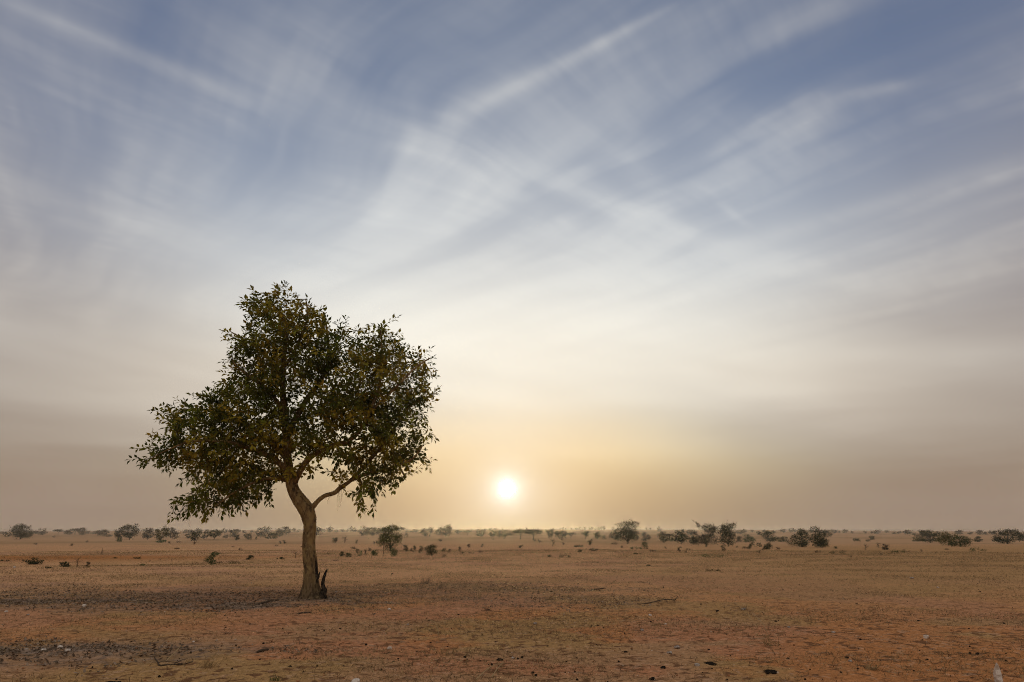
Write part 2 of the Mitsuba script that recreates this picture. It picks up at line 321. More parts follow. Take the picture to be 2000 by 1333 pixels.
def tube(points, radii, sides=6, cap=True):
    p = np.asarray(points, float)
    radii = np.broadcast_to(np.asarray(radii, float), (len(p),))
    t = unit(np.gradient(p, axis=0))
    ref = np.array([0.31, 0.9, 0.3]) if abs(t[0] @ unit(np.array([0.31, 0.9, 0.3]))) < 0.85 else np.array([1.0, 0, 0])
    a = unit(np.cross(t, ref))
    b = np.cross(t, a)
    g = np.arange(sides) * 2 * np.pi / sides
    v = p[:, None] + radii[:, None, None] * (np.cos(g)[None, :, None] * a[:, None] + np.sin(g)[None, :, None] * b[:, None])
    i, j = np.meshgrid(np.arange(len(p) - 1), np.arange(sides), indexing="ij")
    q = np.stack([i * sides + j, i * sides + (j + 1) % sides, (i + 1) * sides + (j + 1) % sides, (i + 1) * sides + j], -1).reshape(-1, 4)
    v = v.reshape(-1, 3)
    f = np.vstack([q[:, [0, 1, 2]], q[:, [0, 2, 3]]])
    if cap:
        v = np.vstack([v, p[:1], p[-1:]])
        j = np.arange(sides)
        k = (len(p) - 1) * sides
        f = np.vstack([f, np.stack([np.full(sides, len(v) - 2), (j + 1) % sides, j], 1), np.stack([np.full(sides, len(v) - 1), k + j, k + (j + 1) % sides], 1)])
    return v, f


def resample(rows, step):
    """Rows (x, y, z, radius) along a smooth curve."""
    rows = np.asarray(rows, float)
    s = np.concatenate([[0], np.cumsum(np.linalg.norm(np.diff(rows[:, :3], axis=0), axis=1))])
    n = max(3, int(s[-1] / step))
    return PchipInterpolator(s, rows)(np.linspace(0, s[-1], n))


def leaf_faces(pos, along, normal, length, width, fold=0.25):
    """Pointed leaves folded along the midrib, four triangles each."""
    n = len(pos)
    along, normal = unit(along), unit(normal)
    side = unit(np.cross(along, normal))
    normal = np.cross(side, along)
    L, W = np.broadcast_to(length, n)[:, None], np.broadcast_to(width, n)[:, None]
    mid = pos + 0.48 * L * along - 0.06 * L * normal
    v = np.stack([pos, mid + 0.5 * W * side + fold * W * normal, pos + L * along - 0.10 * L * normal, mid - 0.5 * W * side + fold * W * normal, mid], 1).reshape(-1, 3)
    k = np.arange(n)[:, None, None] * 5
    f = (np.array([[0, 1, 4], [4, 1, 2], [0, 4, 3], [4, 2, 3]])[None] + k).reshape(-1, 3)
    return v, f


def kite_faces(pos, along, side, length, width):
    n = len(pos)
    L, W = np.broadcast_to(length, n)[:, None], np.broadcast_to(width, n)[:, None]
    along, side = unit(along), unit(side)
    v = np.stack([pos - 0.5 * L * along, pos + 0.5 * W * side, pos + 0.5 * L * along, pos - 0.5 * W * side], 1).reshape(-1, 3)
    k = np.arange(n)[:, None, None] * 4
    return v, (np.array([[0, 1, 2], [0, 2, 3]])[None] + k).reshape(-1, 3)


COUNT = {}


def numbered(name):
    k = COUNT.get(name, 0)
    COUNT[name] = k + 1
    return name if k == 0 else f"{name}_{k:03d}"


def tag(key, label, category=None, group=None, kind=None):
    d = {"label": label}
    for a, b in (("category", category), ("group", group), ("kind", kind)):
        if b:
            d[a] = b
    labels[key] = d


# ------------------------------------------------------------------ the lone tree
TREE_X, TREE_Y = (-4.584, 17.329)
TRUNK = [
    (-4.578, 17.329, -0.081, 0.286),
    (-4.586, 17.329, 0.029, 0.248),
    (-4.608, 17.329, 0.173, 0.196),
    (-4.623, 17.329, 0.43, 0.171),
    (-4.663, 17.329, 0.768, 0.158),
    (-4.703, 17.329, 0.995, 0.155),
    (-4.73, 17.329, 1.201, 0.149),
    (-4.732, 17.329, 1.396, 0.149),
    (-4.732, 17.329, 1.57, 0.146),
    (-4.767, 17.329, 1.802, 0.168),
    (-4.846, 17.329, 1.978, 0.174),
    (-4.992, 17.329, 2.154, 0.161),
    (-5.127, 17.329, 2.332, 0.143),
    (-5.213, 17.329, 2.51, 0.127),
    (-5.278, 17.279, 2.746, 0.115),
    (-5.34, 17.229, 3.103, 0.105),
    (-5.425, 17.229, 3.712, 0.093),
    (-5.541, 17.279, 4.341, 0.08),
    (-5.646, 17.329, 4.985, 0.068),
    (-5.674, 17.329, 5.633, 0.056),
    (-5.65, 17.329, 6.293, 0.043),
    (-5.784, 17.379, 6.642, 0.025),
    (-5.91, 17.379, 6.913, 0.016),
]
LIMBS = [
[
    (-4.773, 17.329, 1.966, 0.093),
    (-4.671, 17.329, 2.066, 0.065),
    (-4.548, 17.329, 2.202, 0.053),
    (-4.421, 17.329, 2.29, 0.053),
    (-4.207, 17.329, 2.356, 0.056),
    (-4.069, 17.379, 2.489, 0.05),
    (-3.916, 17.429, 2.6, 0.047),
    (-3.612, 17.529, 2.947, 0.05),
    (-3.28, 17.629, 3.388, 0.044),
    (-2.934, 17.679, 3.897, 0.038),
    (-2.604, 17.629, 4.399, 0.032),
    (-2.17, 17.629, 4.721, 0.019),
],
[
    (-5.211, 17.329, 2.487, 0.087),
    (-4.993, 17.179, 2.894, 0.074),
    (-4.741, 17.029, 3.168, 0.067),
    (-4.319, 16.879, 3.368, 0.06),
    (-3.757, 16.729, 3.541, 0.051),
    (-3.328, 16.629, 4.174, 0.042),
    (-3.142, 16.729, 4.926, 0.033),
    (-3.156, 16.829, 5.641, 0.024),
    (-3.243, 16.929, 6.312, 0.015),
],
[
    (-5.457, 17.329, 3.725, 0.075),
    (-5.27, 17.529, 4.255, 0.069),
    (-5.116, 17.679, 4.678, 0.063),
    (-4.922, 17.779, 5.01, 0.057),
    (-4.681, 17.829, 5.685, 0.045),
    (-4.747, 17.829, 6.294, 0.032),
    (-4.899, 17.829, 6.983, 0.019),
],
[
    (-5.293, 17.329, 2.75, 0.081),
    (-5.644, 17.029, 3.144, 0.067),
    (-6.184, 16.729, 3.363, 0.054),
    (-6.713, 16.529, 3.481, 0.036),
    (-7.257, 16.429, 3.469, 0.026),
    (-7.82, 16.429, 3.283, 0.016),
    (-8.225, 16.479, 3.068, 0.007),
],
[
    (-5.371, 17.329, 3.112, 0.068),
    (-6.254, 17.679, 3.833, 0.057),
    (-7.193, 17.929, 4.292, 0.045),
    (-7.99, 18.029, 4.465, 0.026),
    (-8.571, 18.029, 4.438, 0.01),
],
[
    (-5.235, 17.329, 2.63, 0.068),
    (-6.003, 17.829, 2.848, 0.051),
    (-6.653, 18.029, 3.114, 0.039),
    (-7.014, 18.029, 3.026, 0.029),
    (-7.314, 17.979, 2.797, 0.021),
    (-7.704, 17.879, 2.481, 0.014),
    (-7.911, 17.829, 2.295, 0.008),
],
[
    (-5.25, 17.279, 2.698, 0.062),
    (-5.723, 17.029, 2.669, 0.037),
    (-6.249, 16.829, 2.423, 0.027),
    (-6.595, 16.729, 2.155, 0.018),
    (-6.777, 16.729, 1.995, 0.007),
],
[
    (-5.534, 17.329, 4.224, 0.056),
    (-5.916, 16.979, 4.789, 0.043),
    (-6.388, 16.829, 5.135, 0.033),
    (-6.727, 16.829, 5.45, 0.014),
    (-6.783, 16.829, 5.641, 0.007),
],
[
    (-5.644, 17.329, 5.114, 0.05),
    (-6.324, 17.729, 5.862, 0.038),
    (-6.989, 17.829, 6.294, 0.029),
    (-7.269, 17.829, 6.458, 0.01),
],
[
    (-5.665, 17.329, 5.372, 0.043),
    (-5.222, 17.029, 6.014, 0.034),
    (-5.047, 16.929, 6.575, 0.024),
    (-5.134, 16.979, 7.055, 0.015),
],
[
    (-3.862, 17.449, 2.65, 0.044),
    (-3.378, 17.129, 2.795, 0.037),
    (-2.867, 16.929, 2.898, 0.03),
    (-2.382, 16.829, 3.066, 0.024),
    (-2.095, 16.829, 3.422, 0.015),
],
[
    (-3.813, 17.479, 2.761, 0.038),
    (-3.692, 17.829, 2.601, 0.032),
    (-3.758, 17.929, 2.299, 0.022),
    (-3.814, 17.929, 2.177, 0.01),
],
[
    (-3.28, 17.629, 3.388, 0.032),
    (-2.95, 18.129, 3.187, 0.029),
    (-2.694, 18.229, 2.815, 0.02),
],
[
    (-3.328, 16.629, 4.174, 0.036),
    (-2.743, 16.429, 4.683, 0.029),
    (-2.297, 16.529, 5.194, 0.024),
    (-1.965, 16.729, 5.49, 0.015),
]]
OUTLINE = [
    (-6.274, 7.554),
    (-5.897, 7.416),
    (-5.494, 7.265),
    (-5.14, 7.238),
    (-4.823, 6.965),
    (-4.592, 6.803),
    (-4.393, 6.319),
    (-3.994, 6.533),
    (-3.698, 6.293),
    (-3.331, 6.668),
    (-3.03, 6.587),
    (-2.717, 6.16),
    (-2.497, 5.738),
    (-2.144, 5.869),
    (-1.928, 5.437),
    (-1.829, 5.049),
    (-1.756, 4.666),
    (-2.048, 4.349),
    (-2.07, 3.849),
    (-2.015, 3.258),
    (-2.264, 2.967),
    (-2.45, 2.391),
    (-2.794, 2.487),
    (-3.118, 2.154),
    (-3.735, 1.943),
    (-4.082, 2.096),
    (-3.885, 2.451),
    (-3.655, 2.69),
    (-3.994, 2.654),
    (-4.375, 2.51),
    (-4.728, 2.69),
    (-4.88, 2.774),
    (-4.987, 2.57),
    (-5.203, 2.534),
    (-5.417, 2.63),
    (-5.521, 2.415),
    (-5.857, 2.096),
    (-6.23, 1.826),
    (-6.564, 1.919),
    (-7.091, 1.779),
    (-7.478, 1.802),
    (-7.892, 1.943),
    (-8.134, 2.249),
    (-7.86, 2.391),
    (-7.638, 2.57),
    (-8.067, 2.894),
    (-8.537, 2.75),
    (-8.989, 2.846),
    (-8.951, 3.112),
    (-8.643, 3.577),
    (-8.307, 3.663),
    (-8.477, 4.036),
    (-8.724, 4.412),
    (-8.449, 4.514),
    (-8.242, 4.349),
    (-7.856, 4.476),
    (-7.534, 4.501),
    (-7.394, 4.832),
    (-6.993, 5.088),
    (-7.097, 5.372),
    (-7.099, 5.764),
    (-7.09, 6.054),
    (-7.399, 6.319),
    (-7.405, 6.614),
    (-7.064, 6.56),
    (-6.767, 6.426),
    (-6.728, 6.83),
    (-6.64, 7.265),
]
HOLES = [
    (-4.61, 2.75, 0.272),
    (-3.732, 4.098, 0.124),
    (-4.41, 3.052, 0.248),
    (-2.856, 3.974, 0.111),
    (-6.756, 3.849, 0.124),
    (-5.309, 2.037, 0.074),
]
STEM = [
    (-4.511, 17.329, -0.037, 0.137),
    (-4.371, 17.229, -0.006, 0.111),
    (-4.305, 17.229, 0.06, 0.093),
    (-4.29, 17.279, 0.166, 0.062),
    (-4.328, 17.309, 0.264, 0.047),
    (-4.346, 17.329, 0.329, 0.04),
    (-4.332, 17.329, 0.419, 0.037),
    (-4.313, 17.329, 0.492, 0.032),
    (-4.283, 17.329, 0.576, 0.022),
    (-4.263, 17.329, 0.621, 0.019),
    (-4.244, 17.329, 0.61, 0.009),
]
STEM2 = [
    (-4.558, 17.309, 0.364, 0.05),
    (-4.507, 17.329, 0.402, 0.031),
    (-4.457, 17.329, 0.441, 0.025),
    (-4.44, 17.329, 0.508, 0.02),
    (-4.432, 17.329, 0.565, 0.012),
]
SCAR = [
    (-4.48, 17.269, 0.322, 0.031),
    (-4.484, 17.269, 0.434, 0.04),
    (-4.499, 17.269, 0.602, 0.034),
    (-4.523, 17.269, 0.77, 0.025),
    (-4.542, 17.269, 0.883, 0.009),
]
ROOTS = [
    (-4.349, 17.329, 2.296, -4.348, 2.096),
    (-4.313, 17.329, 2.308, -4.315, 2.154),
    (-4.123, 17.329, 2.368, -4.107, 1.919),
    (-4.093, 17.349, 2.392, -4.116, 2.179),
    (-4.078, 17.379, 2.43, -4.102, 2.038),
    (-4.043, 17.379, 2.454, -4.064, 2.015),
    (-4.01, 17.389, 2.49, -4.03, 2.216),
    (-4.395, 17.329, 2.273, -4.384, 2.19),
    (-7.248, 16.629, 1.812, -7.254, 1.567),
    (-7.451, 16.729, 2.591, -7.455, 2.475),
]


def build_trunk():
    rows = resample(TRUNK, 0.035)
    v, f = tube(rows[:, :3], rows[:, 3], 36)
    k = np.repeat(np.arange(len(rows)), 36)
    body = v[: len(k)]
    c, r = rows[k, :3], rows[k, 3:4]
    out = unit(body - c)
    foot = np.clip(1 - (body[:, 2] - 0.0) / 0.55, 0, 1)[:, None] ** 2
    ang = np.arctan2(out[:, 1], out[:, 0])[:, None]
    flute = 0.10 * np.sin(5 * ang + 0.7) + 0.07 * np.sin(9 * ang + 2.0)
    bulk = 1 + 0.26 * (meshkit.fbm(body * np.array([3.2, 3.2, 2.0]), 3, 7)[:, None] - 0.5) + 0.10 * (meshkit.fbm(body * 11, 2, 9)[:, None] - 0.5) + foot * (1.3 * flute + 0.26)
    v[: len(k)] = c + out * r * bulk
    return v, f


def inside(px, pz, poly):
    x0, z0 = poly[:, 0], poly[:, 1]
    x1, z1 = np.roll(x0, -1), np.roll(z0, -1)
    c = (z0[None] > pz[:, None]) != (z1[None] > pz[:, None])
    t = (x1 - x0)[None] * (pz[:, None] - z0[None]) / np.where(z1 == z0, 1e-9, z1 - z0)[None] + x0[None]
    return (c & (px[:, None] < t)).sum(1) % 2 == 1


def edge_distance(px, pz, poly):
    a, b = poly, np.roll(poly, -1, 0)
    ab = b - a
    q = np.stack([px, pz], -1)[:, None] - a[None]
    t = np.clip((q * ab).sum(-1) / (ab * ab).sum(-1), 0, 1)
    return np.linalg.norm(q - t[..., None] * ab, axis=-1).min(1)


def crown_depth(x, z, poly):
    """How far the crown reaches to the front and to the back of its middle plane."""
    e = np.where(inside(x, z, poly), edge_distance(x, z, poly), 0.0)
    return np.minimum(1.50, 0.10 + 1.15 * np.sqrt(np.maximum(e, 0) * 1.1))


def grow_tree():
    rng = np.random.default_rng(11)
    poly = np.array(OUTLINE)
    lo, hi = poly.min(0), poly.max(0)
    n = 60000
    px, pz = rng.uniform(lo[0], hi[0], n), rng.uniform(lo[1], hi[1], n)
    ok = inside(px, pz, poly)
    px, pz = px[ok], pz[ok]
    e = edge_distance(px, pz, poly)
    depth = np.minimum(1.50, 0.10 + 1.15 * np.sqrt(np.maximum(e, 0) * 1.1))
    y = rng.uniform(-1, 1, len(px)) * depth
    keep = (rng.uniform(size=len(px)) < depth / 1.50) & (e > np.where(pz < 2.9, 0.17, 0.13))
    for hx, hz, hr in HOLES:
        keep &= np.hypot(px - hx, pz - hz) > hr * rng.uniform(0.8, 1.1, len(px))
    # uneven density makes clumps and gaps
    q = np.stack([px, y, pz], -1)
    wood = np.vstack([resample(L, 0.1)[3:, :3] for L in LIMBS])
    close, _ = cKDTree(wood).query(np.stack([px, TREE_Y + y, pz], -1))
    keep &= (meshkit.fbm(q * np.array([1.6, 0.8, 1.6]), 2, 51) > 0.425) | (close < 0.34)
    att = np.stack([px, TREE_Y + y, pz], -1)[keep]
    att = att[rng.permutation(len(att))[:7500]]
    nodes, parent, limb = [], [], []
    start = resample(TRUNK, 0.14)
    for i, r in enumerate(start):
        nodes.append(r[:3]); parent.append(i - 1); limb.append(True)
    for L in LIMBS:
        pts = resample(L, 0.14)
        near = int(np.argmin(np.linalg.norm(np.array(nodes) - pts[0, :3], axis=1)))
        for r in pts[1:]:
            nodes.append(r[:3]); parent.append(near); limb.append(True); near = len(nodes) - 1
    nodes, parent = [np.array(q) for q in nodes], list(parent)
    fixed = len(nodes)
    blocked = np.array([q[2] < 2.0 for q in nodes])
    step, kill, reach = 0.10, 0.135, 1.3
    alive = np.ones(len(att), bool)
    for it in range(110):
        P = np.array(nodes)
        tree = cKDTree(P)
        idx = np.where(alive)[0]
        if len(idx) == 0:
            break
        dist, who = tree.query(att[idx])
        alive[idx[dist < kill]] = False
        use = (dist >= kill) & (dist < reach)
        acc = {}
        d = unit(att[idx] - P[who])
        s = np.zeros_like(P)
        np.add.at(s, who[use], d[use])
        grow = np.unique(who[use])
        added = 0
        for g in grow:
            if g < fixed and blocked[g]:
                continue
            v = s[g]
            nv = np.linalg.norm(v)
            if nv < 1e-3:
                continue
            back = unit(P[g] - P[parent[g]]) if parent[g] >= 0 else np.array([0, 0, 1.0])
            d1 = unit(v / nv + 0.25 * back + rng.normal(0, 0.16, 3))
            q = P[g] + step * d1
            if abs(q[1] - TREE_Y) > 0.2 + crown_depth(q[None, 0], q[None, 2], poly)[0]:
                continue
            nodes.append(q); parent.append(int(g)); added += 1
        if not added:
            break
    P, parent = np.array(nodes), np.array(parent)
    kids = [[] for _ in P]
    for i, p in enumerate(parent):
        if p >= 0:
            kids[p].append(i)
    load = np.zeros(len(P))
    order = np.argsort(-np.arange(len(P)))
    tips = np.array([len(k) == 0 for k in kids])
    load[tips] = 1
    for i in order:
        if parent[i] >= 0:
            load[parent[i]] += load[i]
    return P, parent, kids, load, fixed


def build_lone_tree():
    rng = np.random.default_rng(23)
    key = numbered("lone_tree")
    tag(key, "lone leafy green tree with short stout trunk and lopsided crown, tallest thing on the plain", "tree")
    scene[key + "__trunk"] = mikit.ply(build_trunk(), "bark_material", smooth=True)
    for i, L in enumerate(LIMBS):
        rows = resample(L, 0.05)
        v, f = tube(rows[:, :3], rows[:, 3], 12)
        k = np.repeat(np.arange(len(rows)), 12)
        c = rows[k, :3]
        v[: len(k)] = c + (v[: len(k)] - c) * (1 + 0.35 * (meshkit.fbm(v[: len(k)] * 7, 2, 31)[:, None] - 0.5))
        b = key + "__branch" + (f"_{i:03d}" if i else "")
        scene[b] = mikit.ply((v, f), "bark_material", smooth=True)
    labels[key + "__branch"] = {"label": "low right branch forking from the trunk, bare at its start"}
    P, parent, kids, load, fixed = grow_tree()
    poly = np.array(OUTLINE)
    def outside(q, far=0.34):
        deep = np.abs(q[:, 1] - TREE_Y) > 0.38 + crown_depth(q[:, 0], q[:, 2], poly)
        return deep | (~inside(q[:, 0], q[:, 2], poly) & (edge_distance(q[:, 0], q[:, 2], poly) > far))

    # twigs: chains from each fork to the next
    rad = 0.0034 * np.maximum(load, 1) ** 0.5
    parts = []
    for i in range(fixed, len(P)):
        p = parent[i]
        if p < fixed or len(kids[p]) > 1:
            chain, j = [p, i], i
            while len(kids[j]) == 1:
                j = kids[j][0]
                chain.append(j)
            r = np.minimum(rad[chain], 0.03)
            r[0] = r[1]
            if not outside(P[chain]).all():
                parts.append(tube(P[chain], r, 4, False))
    # leaves on the thin wood
    pos, along, normal, tint = [], [], [], []
    shoots = []
    P_in = P[fixed:]
    centre = np.array([TREE_X + 0.1, TREE_Y, 4.2])
    tip_nodes = [i for i in range(fixed, len(P)) if not kids[i]]
    for i in tip_nodes:
        d0 = unit(P[i] - P[parent[i]])
        outward = unit(P[i] - centre)
        L = rng.uniform(0.10, 0.30) if rng.uniform() < 0.72 else rng.uniform(0.28, 0.48)
        d1 = unit(d0 + 0.7 * outward + rng.normal(0, 0.25, 3) + np.array([0, 0, 0.25 if P[i][2] > 2.7 else -0.12]))
        t = np.linspace(0, 1, 5)[:, None]
        reach = 1.0 + 0.9 * (meshkit.noise(P[i] * 1.9, 63) > 0.62) * (rng.uniform() < 0.5) * (P[i][2] > 3.0)
        tip = P[i] + reach * L * d1
        beyond = edge_distance(tip[None, 0], tip[None, 2], poly)[0] if not inside(tip[None, 0], tip[None, 2], poly)[0] else 0.0
        if beyond > 0.22:
            L = L * max(0.35, 1 - (beyond - 0.22) / (reach * L))
        droop = np.array([0, 0, -1.0]) * (0.12 if P[i][2] > 2.7 else 0.2) * L
        shoots.append(P[i] + reach * L * (d1 * t) + droop * t**2)
        if outside(shoots[-1], 0.42).any():
            shoots.pop()
            continue
        parts.append(tube(shoots[-1], np.linspace(0.0038, 0.0018, 5), 3, False))

    def dress(path, spacing, start):
        seg = np.linalg.norm(np.diff(path, axis=0), axis=1)
        s = np.concatenate([[0], np.cumsum(seg)])
        at = np.arange(start, s[-1] + 1e-6, spacing)
        if len(at) == 0:
            return
        q = np.stack([np.interp(at, s, path[:, k]) for k in range(3)], -1)
        t = unit(np.stack([np.interp(at, s, np.gradient(path[:, k], s)) for k in range(3)], -1))
        w = rng.normal(size=3)
        a = unit(np.cross(t, np.broadcast_to(w, t.shape)))
        b = np.cross(t, a)
        g = np.arange(len(at)) * 2.4 + rng.uniform(0, 6) + rng.normal(0, 0.4, len(at))
        out = np.cos(g)[:, None] * a + np.sin(g)[:, None] * b
        d = unit(0.75 * t + 0.85 * out + np.array([0, 0, -0.18]) + rng.normal(0, 0.15, t.shape))
        pos.append(q + 0.018 * out); along.append(d)
        normal.append(unit(np.array([0, 0, 0.7]) + 0.6 * unit(q - centre) + rng.normal(0, 0.38, t.shape)))

    for sh in shoots:
        dress(sh, 0.034, 0.02)
        tip = unit(sh[-1] - sh[-2])
        pos.append(sh[-1:]); along.append(tip[None]); normal.append(unit(rng.normal(0, 0.4, (1, 3)) + np.array([0, 0, 1.0])))
    for i in range(fixed, len(P)):
        if load[i] <= 9 and P[i][2] > 1.75:
            dress(np.stack([P[parent[i]], P[i]]), 0.036, rng.uniform(0, 0.03))
    pos, along, normal = np.vstack(pos), np.vstack(along), np.vstack(normal)
    stray = outside(pos)
    pos, along, normal = pos[~stray], along[~stray], normal[~stray]
    n = len(pos)
    length = rng.uniform(0.07, 0.165, n)
    width = length * rng.uniform(0.42, 0.58, n)
    clump = meshkit.fbm(pos * 0.95, 3, 71)
    clump2 = meshkit.fbm(pos * 3.0, 2, 73)
    fresh, old, deep = np.array([0.170, 0.170, 0.024]), np.array([0.340, 0.245, 0.032]), np.array([0.046, 0.062, 0.014])
    a = ramp(0.38, 0.58, clump)[:, None]
    c = fresh * (1 - a) + old * a
    b = ramp(0.42, 0.58, clump2)[:, None] * 0.85
    c = c * (1 - b) + deep * b
    c = c * rng.uniform(0.72, 1.3, (n, 1)) * (1 + rng.normal(0, 0.06, (n, 3)))
    yellow = rng.uniform(size=n) < 0.03
    c[yellow] = np.array([0.22, 0.16, 0.03]) * rng.uniform(0.7, 1.2, (yellow.sum(), 1))
    c = np.clip(c, 0.01, 0.4)
    print("leaves", n, "nodes", len(P))
    # the 300 leaves that show largest: near the camera side or out on the edge
    poly = np.array(OUTLINE)
    rim = edge_distance(pos[:, 0], pos[:, 2], poly)
    out = ~inside(pos[:, 0], pos[:, 2], poly)
    area = length * width * (0.35 + np.abs(unit(normal)[:, 1])) * 17.0 / pos[:, 1]
    score = area * (1 + 0.9 * ((rim < 0.12) | out))
    pick = np.argsort(-score)[:300]
    rest = np.setdiff1d(np.arange(n), pick)
    v, f = leaf_faces(pos[rest], along[rest], normal[rest], length[rest], width[rest])
    scene[key + "__foliage"] = mikit.ply((v, f), "leaf_material", color=np.repeat(c[rest], 5, axis=0))
    labels[key + "__foliage"] = {"label": "olive and yellowish green leaves of the crown", "kind": "stuff"}
    v, f = join(parts)
    scene[key + "__twigs"] = mikit.ply((v, f), "matt_material", color=np.tile([0.06, 0.04, 0.024], (len(v), 1)))
    labels[key + "__twigs"] = {"label": "thin brown twigs inside the crown", "kind": "stuff"}
    for i, k in enumerate(pick):
        v, f = leaf_faces(pos[k : k + 1], along[k : k + 1], normal[k : k + 1], length[k], width[k])
        scene[key + "__leaf" + (f"_{i:03d}" if i else "")] = mikit.ply((v, f), "leaf_material", color=np.repeat(c[k : k + 1], 5, axis=0))
    # charred dead stem at the foot, its small neighbour and the scar up the trunk
    for rows, name, lab in ((STEM, "dead_stem", "charred hooked dead stem rising at the right of the trunk foot"), (STEM2, "dead_stem_001", "short dark dead shoot on the right side of the trunk")):
        rows = resample(rows, 0.02)
        v, f = tube(rows[:, :3], rows[:, 3], 14)
        k = np.repeat(np.arange(len(rows)), 14)
        c0 = rows[k, :3]
        v[: len(k)] = c0 + (v[: len(k)] - c0) * (1 + 0.9 * (meshkit.fbm(v[: len(k)] * np.array([22, 22, 12]), 3, 91)[:, None] - 0.5))
        scene[f"{key}__{name}"] = mikit.ply((v, f), "charred_material", smooth=True)
        labels[f"{key}__{name}"] = {"label": lab}
    rows = resample(SCAR, 0.03)
    v, f = tube(rows[:, :3], rows[:, 3], 10)
    v = v + 0.02 * (np.stack([meshkit.fbm(v * 16, 2, s) for s in (1, 2, 3)], -1) - 0.5)
    scene[key + "__bark_scar"] = mikit.ply((v, f), "charred_material", smooth=True)
    labels[key + "__bark_scar"] = {"label": "dark strip of torn bark up the right side of the trunk"}
    for i, (x0, y0, z0, x1, z1) in enumerate(ROOTS):
        t = np.linspace(0, 1, 8)
        q = np.stack([x0 + (x1 - x0) * t + 0.012 * np.sin(5 * t + i), y0 + 0.01 * np.cos(4 * t + i), z0 + 0.03 + (z1 - z0 - 0.03) * t], -1)
        v, f = tube(q, np.linspace(0.0045, 0.002, 8), 4)
        scene[key + "__hanging_root" + (f"_{i:03d}" if i else "")] = mikit.ply((v, f), "matt_material", color=np.tile([0.16, 0.10, 0.06], (len(v), 1)))


build_lone_tree()

# ------------------------------------------------------------------ trees, bushes and saplings of the plain
TONES = {"dark": [(0.030, 0.040, 0.016), (0.050, 0.056, 0.020)], "dgreen": [(0.030, 0.050, 0.018), (0.056, 0.074, 0.022)], "olive": [(0.050, 0.056, 0.021), (0.074, 0.070, 0.026)], "green": [(0.068, 0.098, 0.034), (0.090, 0.115, 0.040)],
         "vase": [(0.085, 0.092, 0.024), (0.115, 0.105, 0.028)], "yellow": [(0.098, 0.096, 0.032), (0.135, 0.112, 0.038)], "brown": [(0.054, 0.046, 0.027), (0.078, 0.061, 0.035)], "grey": [(0.070, 0.066, 0.040), (0.098, 0.086, 0.054)], "dead": [(0.065, 0.042, 0.026), (0.095, 0.062, 0.036)]}


